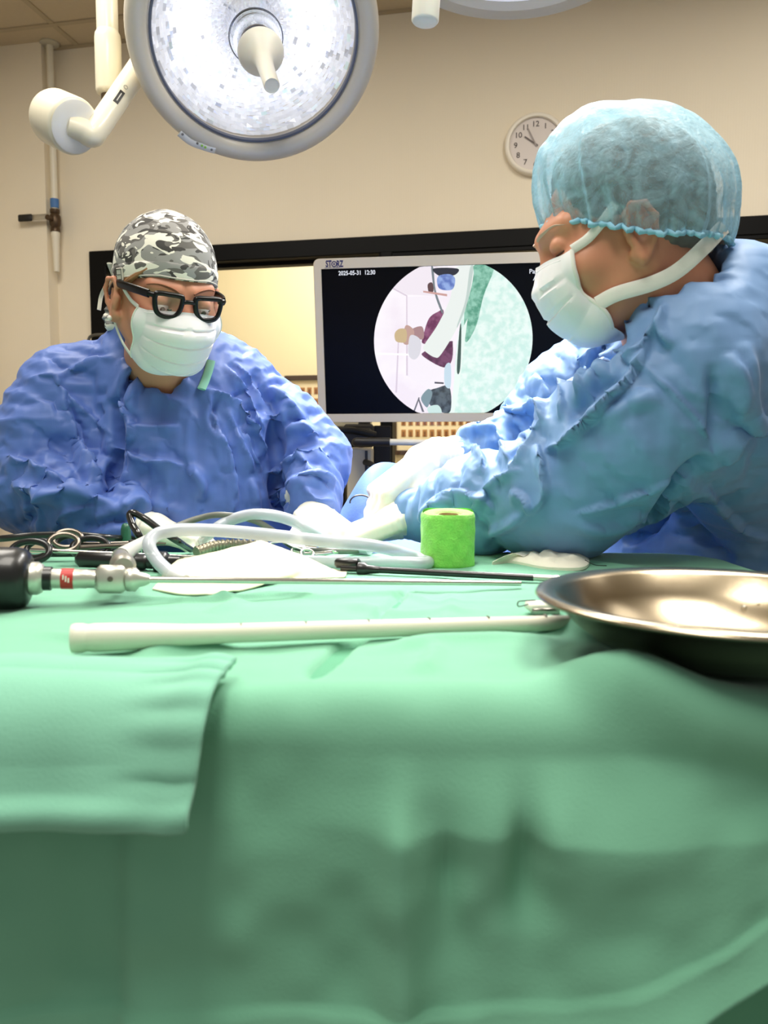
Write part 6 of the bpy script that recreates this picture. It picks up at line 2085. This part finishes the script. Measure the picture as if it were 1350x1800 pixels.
# mask
sideM = [(.068, .000, .058), (.071, -.025, .060), (.072, -.046, .058), (.060, -.060, .056), (.048, -.074, .051), (.044, -.094, .045)]
ctrM = [(.1020, .004), (.1080, -.014), (.1130, -.032), (.1080, -.052), (.1010, -.072), (.082, -.094), (.052, -.106), (.022, -.108)]
(V, F), gridM = mask_sheet(HM, sideM, ctrM, .066, seed=15, fem=False)
mkm = mesh_obj('mask', V, F, M_mask, mm, smooth=40)
for row in (gridM[0], gridM[-1]):
    mesh_obj('mask_edge', *tube(row, .0028, 8, flat=.5), M_tie, mkm)
mesh_obj('mask_nose_strip', *tube(gridM[6:-6, 0] + HM.F * .0012 - HM.U * .006, .0022, 8, flat=.5), M_mask, mkm)
kN = 0 if gridM[0, 0, 1] < gridM[-1, 0, 1] else -1
cT, cB = gridM[kN, 0], gridM[kN, 27]
kp = P(1262, 434, 1.14)
nearx = 1 if (cT - HM.c) @ HM.L > 0 else -1
nx1 = lambda x_, y_, z_: HM.w1(nearx * x_, y_, z_)
mesh_obj('mask_tie', *tube(smooth_path([cT, nx1(.0690, .052, .010), nx1(.0770, .032, .024), nx1(.083, .018, .036)], 6), .0062, 10, flat=.3, hint=HM.L), M_tie, mkm)
mesh_obj('mask_tie', *tube(smooth_path([cB, nx1(.066, .035, -.060), nx1(.0740, -.005, -.060), nx1(.0790, -.035, -.054), nx1(.080, -.070, -.036), nx1(.060, -.104, -.018), kp], 6), .0098, 10, flat=.18, hint=HM.L), M_tie, mkm)
mesh_obj('tie_knot', *ellipsoid(kp, (.014, .010, .013)), M_tie, mkm)
for a_, b_ in ((P(1278, 432, 1.13), P(1291, 426, 1.13)), (P(1272, 446, 1.13), P(1290, 456, 1.14))):
    mesh_obj('tie_end', *tube(smooth_path([kp, a_, b_], 5), .006, 10, flat=.3), M_tie, mkm)
# gown
SN, EN, WNr = P(1222, 650, 1.10), P(985, 862, 1.17), P(735, 905, 1.32)
SF, EF, WF = P(1050, 660, 1.44), P(930, 765, 1.46), P(808, 808, 1.40)
holeM = [nbM + np.array([.02, 0, -.05]), nbM, HM.w1(0, -.05, -.09), HM.w1(0, -.04, .0)]
def mgown(p):
    d = sdf_ell(p, P(1290, 690, 1.27), (.150, .200, .20))
    d = smin(d, sdf_ell(p, P(1330, 880, 1.40), (.155, .200, .26)), .08)
    d = smin(d, sdf_ell(p, P(1215, 960, 1.48), (.150, .13, .20)), .06)
    d = smin(d, chain(p, [P(1235, 600, 1.13), P(1215, 545, 1.21), P(1150, 610, 1.36)], [.085, .080, .075], .05), .06)
    d = smin(d, chain(p, [P(1110, 612, 1.11), P(1190, 560, 1.11), P(1290, 535, 1.14), P(1400, 560, 1.16)], [.040, .064, .074, .08], .03), .035)       # collar and near shoulder
    d = smin(d, chain(p, [SN, SN * .5 + EN * .5, EN], [.098, .098, .088], .05), .05)
    d = smin(d, sdf_cap(p, P(1215, 760, 1.16), P(985, 905, 1.21), .075, .058), .06)
    d = smin(d, chain(p, [EN, EN * .45 + WNr * .55, WNr], [.086, .066, .044], .05), .03)
    d = smin(d, chain(p, [SF, SF * .5 + EF * .5, EF], [.080, .076, .066], .05), .05)
    d = smin(d, chain(p, [EF, WF], [.064, .040], .04), .025)
    d = smin(d, sdf_cap(p, (.60, 1.44, .85), (.58, 1.46, .42), .20, .22, sc=(.85, 1, 1)), .08)
    d = smax(d, .40 - p[:, 2], .01)
    h = chain(p, holeM, [.055, .066, .070, .075], .02)
    h = np.minimum(h, sdf_cap(p, nbM + np.array([-.02, 0, .0]), HM.w1(0, .05, -.125), .045, .06))
    return smax(d, -h, .006)
SM_ = [
    ([(1140, 600), (1125, 640), (1060, 720), (1000, 775), (955, 795)], 9, .016, 'lap'), ([(1130, 640), (1190, 700), (1240, 760), (1243, 800)], 4, .006, 'crest'), ([(1125, 645), (1050, 690), (1000, 750)], 12, -.010, 'ridge'),
    ([(1100, 600), (1060, 650), (1020, 690)], 8, .010, 'ridge'), ([(1160, 560), (1120, 620), (1095, 640)], 7, .010, 'crest'), ([(1080, 590), (1040, 640), (1015, 720)], 8, .010, 'lap'), ([(1010, 640), (1060, 620), (1110, 625)], 7, .010, 'crest'),
    ([(945, 780), (955, 820), (960, 870), (935, 905)], 8, .014, 'lap'), ([(1240, 800), (1190, 850), (1150, 920), (1095, 955)], 9, -.022, 'ridge'), ([(1000, 905), (1080, 880), (1190, 840)], 10, .007, 'lap'), ([(990, 920), (1070, 930), (1140, 900)], 12, .006, 'ridge'),
    ([(1060, 740), (1110, 710), (1160, 690)], 14, .006, 'ridge'), ([(1350, 710), (1290, 770), (1240, 830)], 10, .014, 'lap'), ([(1280, 620), (1300, 680), (1290, 740)], 12, .010, 'ridge'), ([(1250, 640), (1255, 720), (1245, 790)], 10, -.008, 'ridge'),
    ([(1310, 600), (1320, 680), (1310, 760)], 12, .008, 'ridge'), ([(1180, 880), (1230, 940), (1290, 990)], 10, -.012, 'ridge'), ([(1240, 860), (1300, 920), (1350, 950)], 14, .008, 'lap'), ([(1170, 530), (1160, 570), (1180, 610)], 7, .007, 'ridge'),
    ([(940, 660), (960, 690), (955, 740)], 7, .012, 'lap'), ([(975, 640), (990, 690), (985, 740)], 7, .008, 'crest'), ([(880, 720), (925, 715), (955, 700)], 7, .011, 'lap'), ([(868, 760), (890, 790), (905, 830)], 7, .010, 'crest'), ([(800, 770), (840, 755), (880, 760)], 7, .009, 'ridge'),
    ([(830, 780), (850, 810), (848, 835)], 6, .009, 'lap'), ([(900, 740), (915, 780), (895, 820)], 6, -.009, 'ridge'), ([(960, 730), (925, 790), (900, 830)], 6, .008, 'crest'), ([(850, 880), (870, 850), (920, 825)], 7, .010, 'crest'), ([(760, 880), (800, 865), (850, 875), (870, 900)], 7, .008, 'lap'),
    ([(830, 900), (850, 880), (835, 870)], 5, .007, 'crest'), ([(930, 900), (890, 925), (850, 940)], 8, .008, 'ridge'), ([(740, 920), (760, 890), (800, 880)], 7, .008, 'ridge'), ([(900, 860), (930, 880), (935, 905)], 8, .010, 'lap'),
]
M_gm = gown_mat('gown_light_blue', (112, 150, 198))
SEGM = [(SN, EN, .12, .5), (EN, WNr, .09, 1.0), (SF, EF, .09, 1.0), (EF, WF, .07, 1.5)]
V, F = dress(mgown, (-.0, .92, .36), (.86, 1.74, 1.52), .0155, SM_, 141, excess_field(SEGM, (.3, 1, .3), .09, .05), excess_field(SEGM, (.3, 1, -.5), .05, .02), amp=.8)
mesh_obj('gown', V, F, M_gm, mm, smooth=180)
# purple tie tab of the gown at the nape
mesh_obj('gown_neck_tie', *tube(smooth_path([P(1262, 452, 1.13), P(1282, 452, 1.12), P(1296, 438, 1.12), P(1303, 444, 1.12), P(1290, 454, 1.12)], 6), .0052, 10, flat=.4), mat('purple_tie', (150, 120, 200), .6), mm)
mesh_obj('gown_neck_tie', *tube(smooth_path([P(1288, 452, 1.13), P(1308, 462, 1.13), P(1330, 474, 1.13), P(1352, 490, 1.14)], 6), .006, 10, flat=.4), mat('blue_tie', (84, 124, 206), .6), mm)
# gloves
make_glove(mm, P(752, 806, 1.375), P(672, 868, 1.35) - P(752, 806, 1.375), (-.5, -.3, .8), (.2, -1, -.2), [(.45, .35, .2), (.45, .4, .2), (.5, .4, .2), (.5, .45, .2)], 1.12, P(797, 808, 1.40), .041, 71, thumb_out=.35, thumb_curl=.2, spread=.05)
make_glove(mm, P(700, 912, 1.325), P(630, 940, 1.30) - P(700, 912, 1.325), (-.2, -.5, .8), (-.1, 1, .1), CURL, 1.10, P(742, 903, 1.32), .044, 72, spread=.05)
legs_and_shoes(mm, .58, 1.45, (-1, 0), m=mat('scrub_trousers', (60, 90, 130), .8))

# ------------------------------------------------------------------ labels of parts that look different from the rest of their thing
for nm_, lb_ in {'eyepiece': 'big black eyepiece', 'red_band': 'red band with white marks', 'tape_band': 'blue tape band', 'lever_grip': 'black lever grip', 'push_handle': 'white rod of the handle',
                 'handle_grip': 'black handle grip', 'mask': 'white pleated face mask with ties', 'glasses': 'thick black framed glasses', 'scrub_collar': 'pale green scrub collar', 'earring': 'small pearl earring',
                 'reflector': 'lit faceted reflector', 'chrome_hub': 'chrome hub', 'control_panel': 'pale touch panel on the rim', 'screen': 'dark screen with a round picture', 'core': 'brown cardboard core'}.items():
    for o_ in list(bpy.data.objects):
        if o_.parent is not None and o_.name.split('.')[0] == nm_:
            o_['label'] = lb_
for o_ in list(bpy.data.objects):
    if o_.parent is not None and o_.name.split('.')[0] in ('cap', 'gown'):
        w_ = o_.parent['label'].startswith('person in a camouflage')
        o_['label'] = {('cap', True): 'grey and white camouflage cotton cap', ('cap', False): 'puffy sheer blue bouffant cap', ('gown', True): 'deep blue surgical gown', ('gown', False): 'light blue surgical gown'}[(o_.name.split('.')[0], w_)]
    if '_org' in o_:
        del o_['_org']
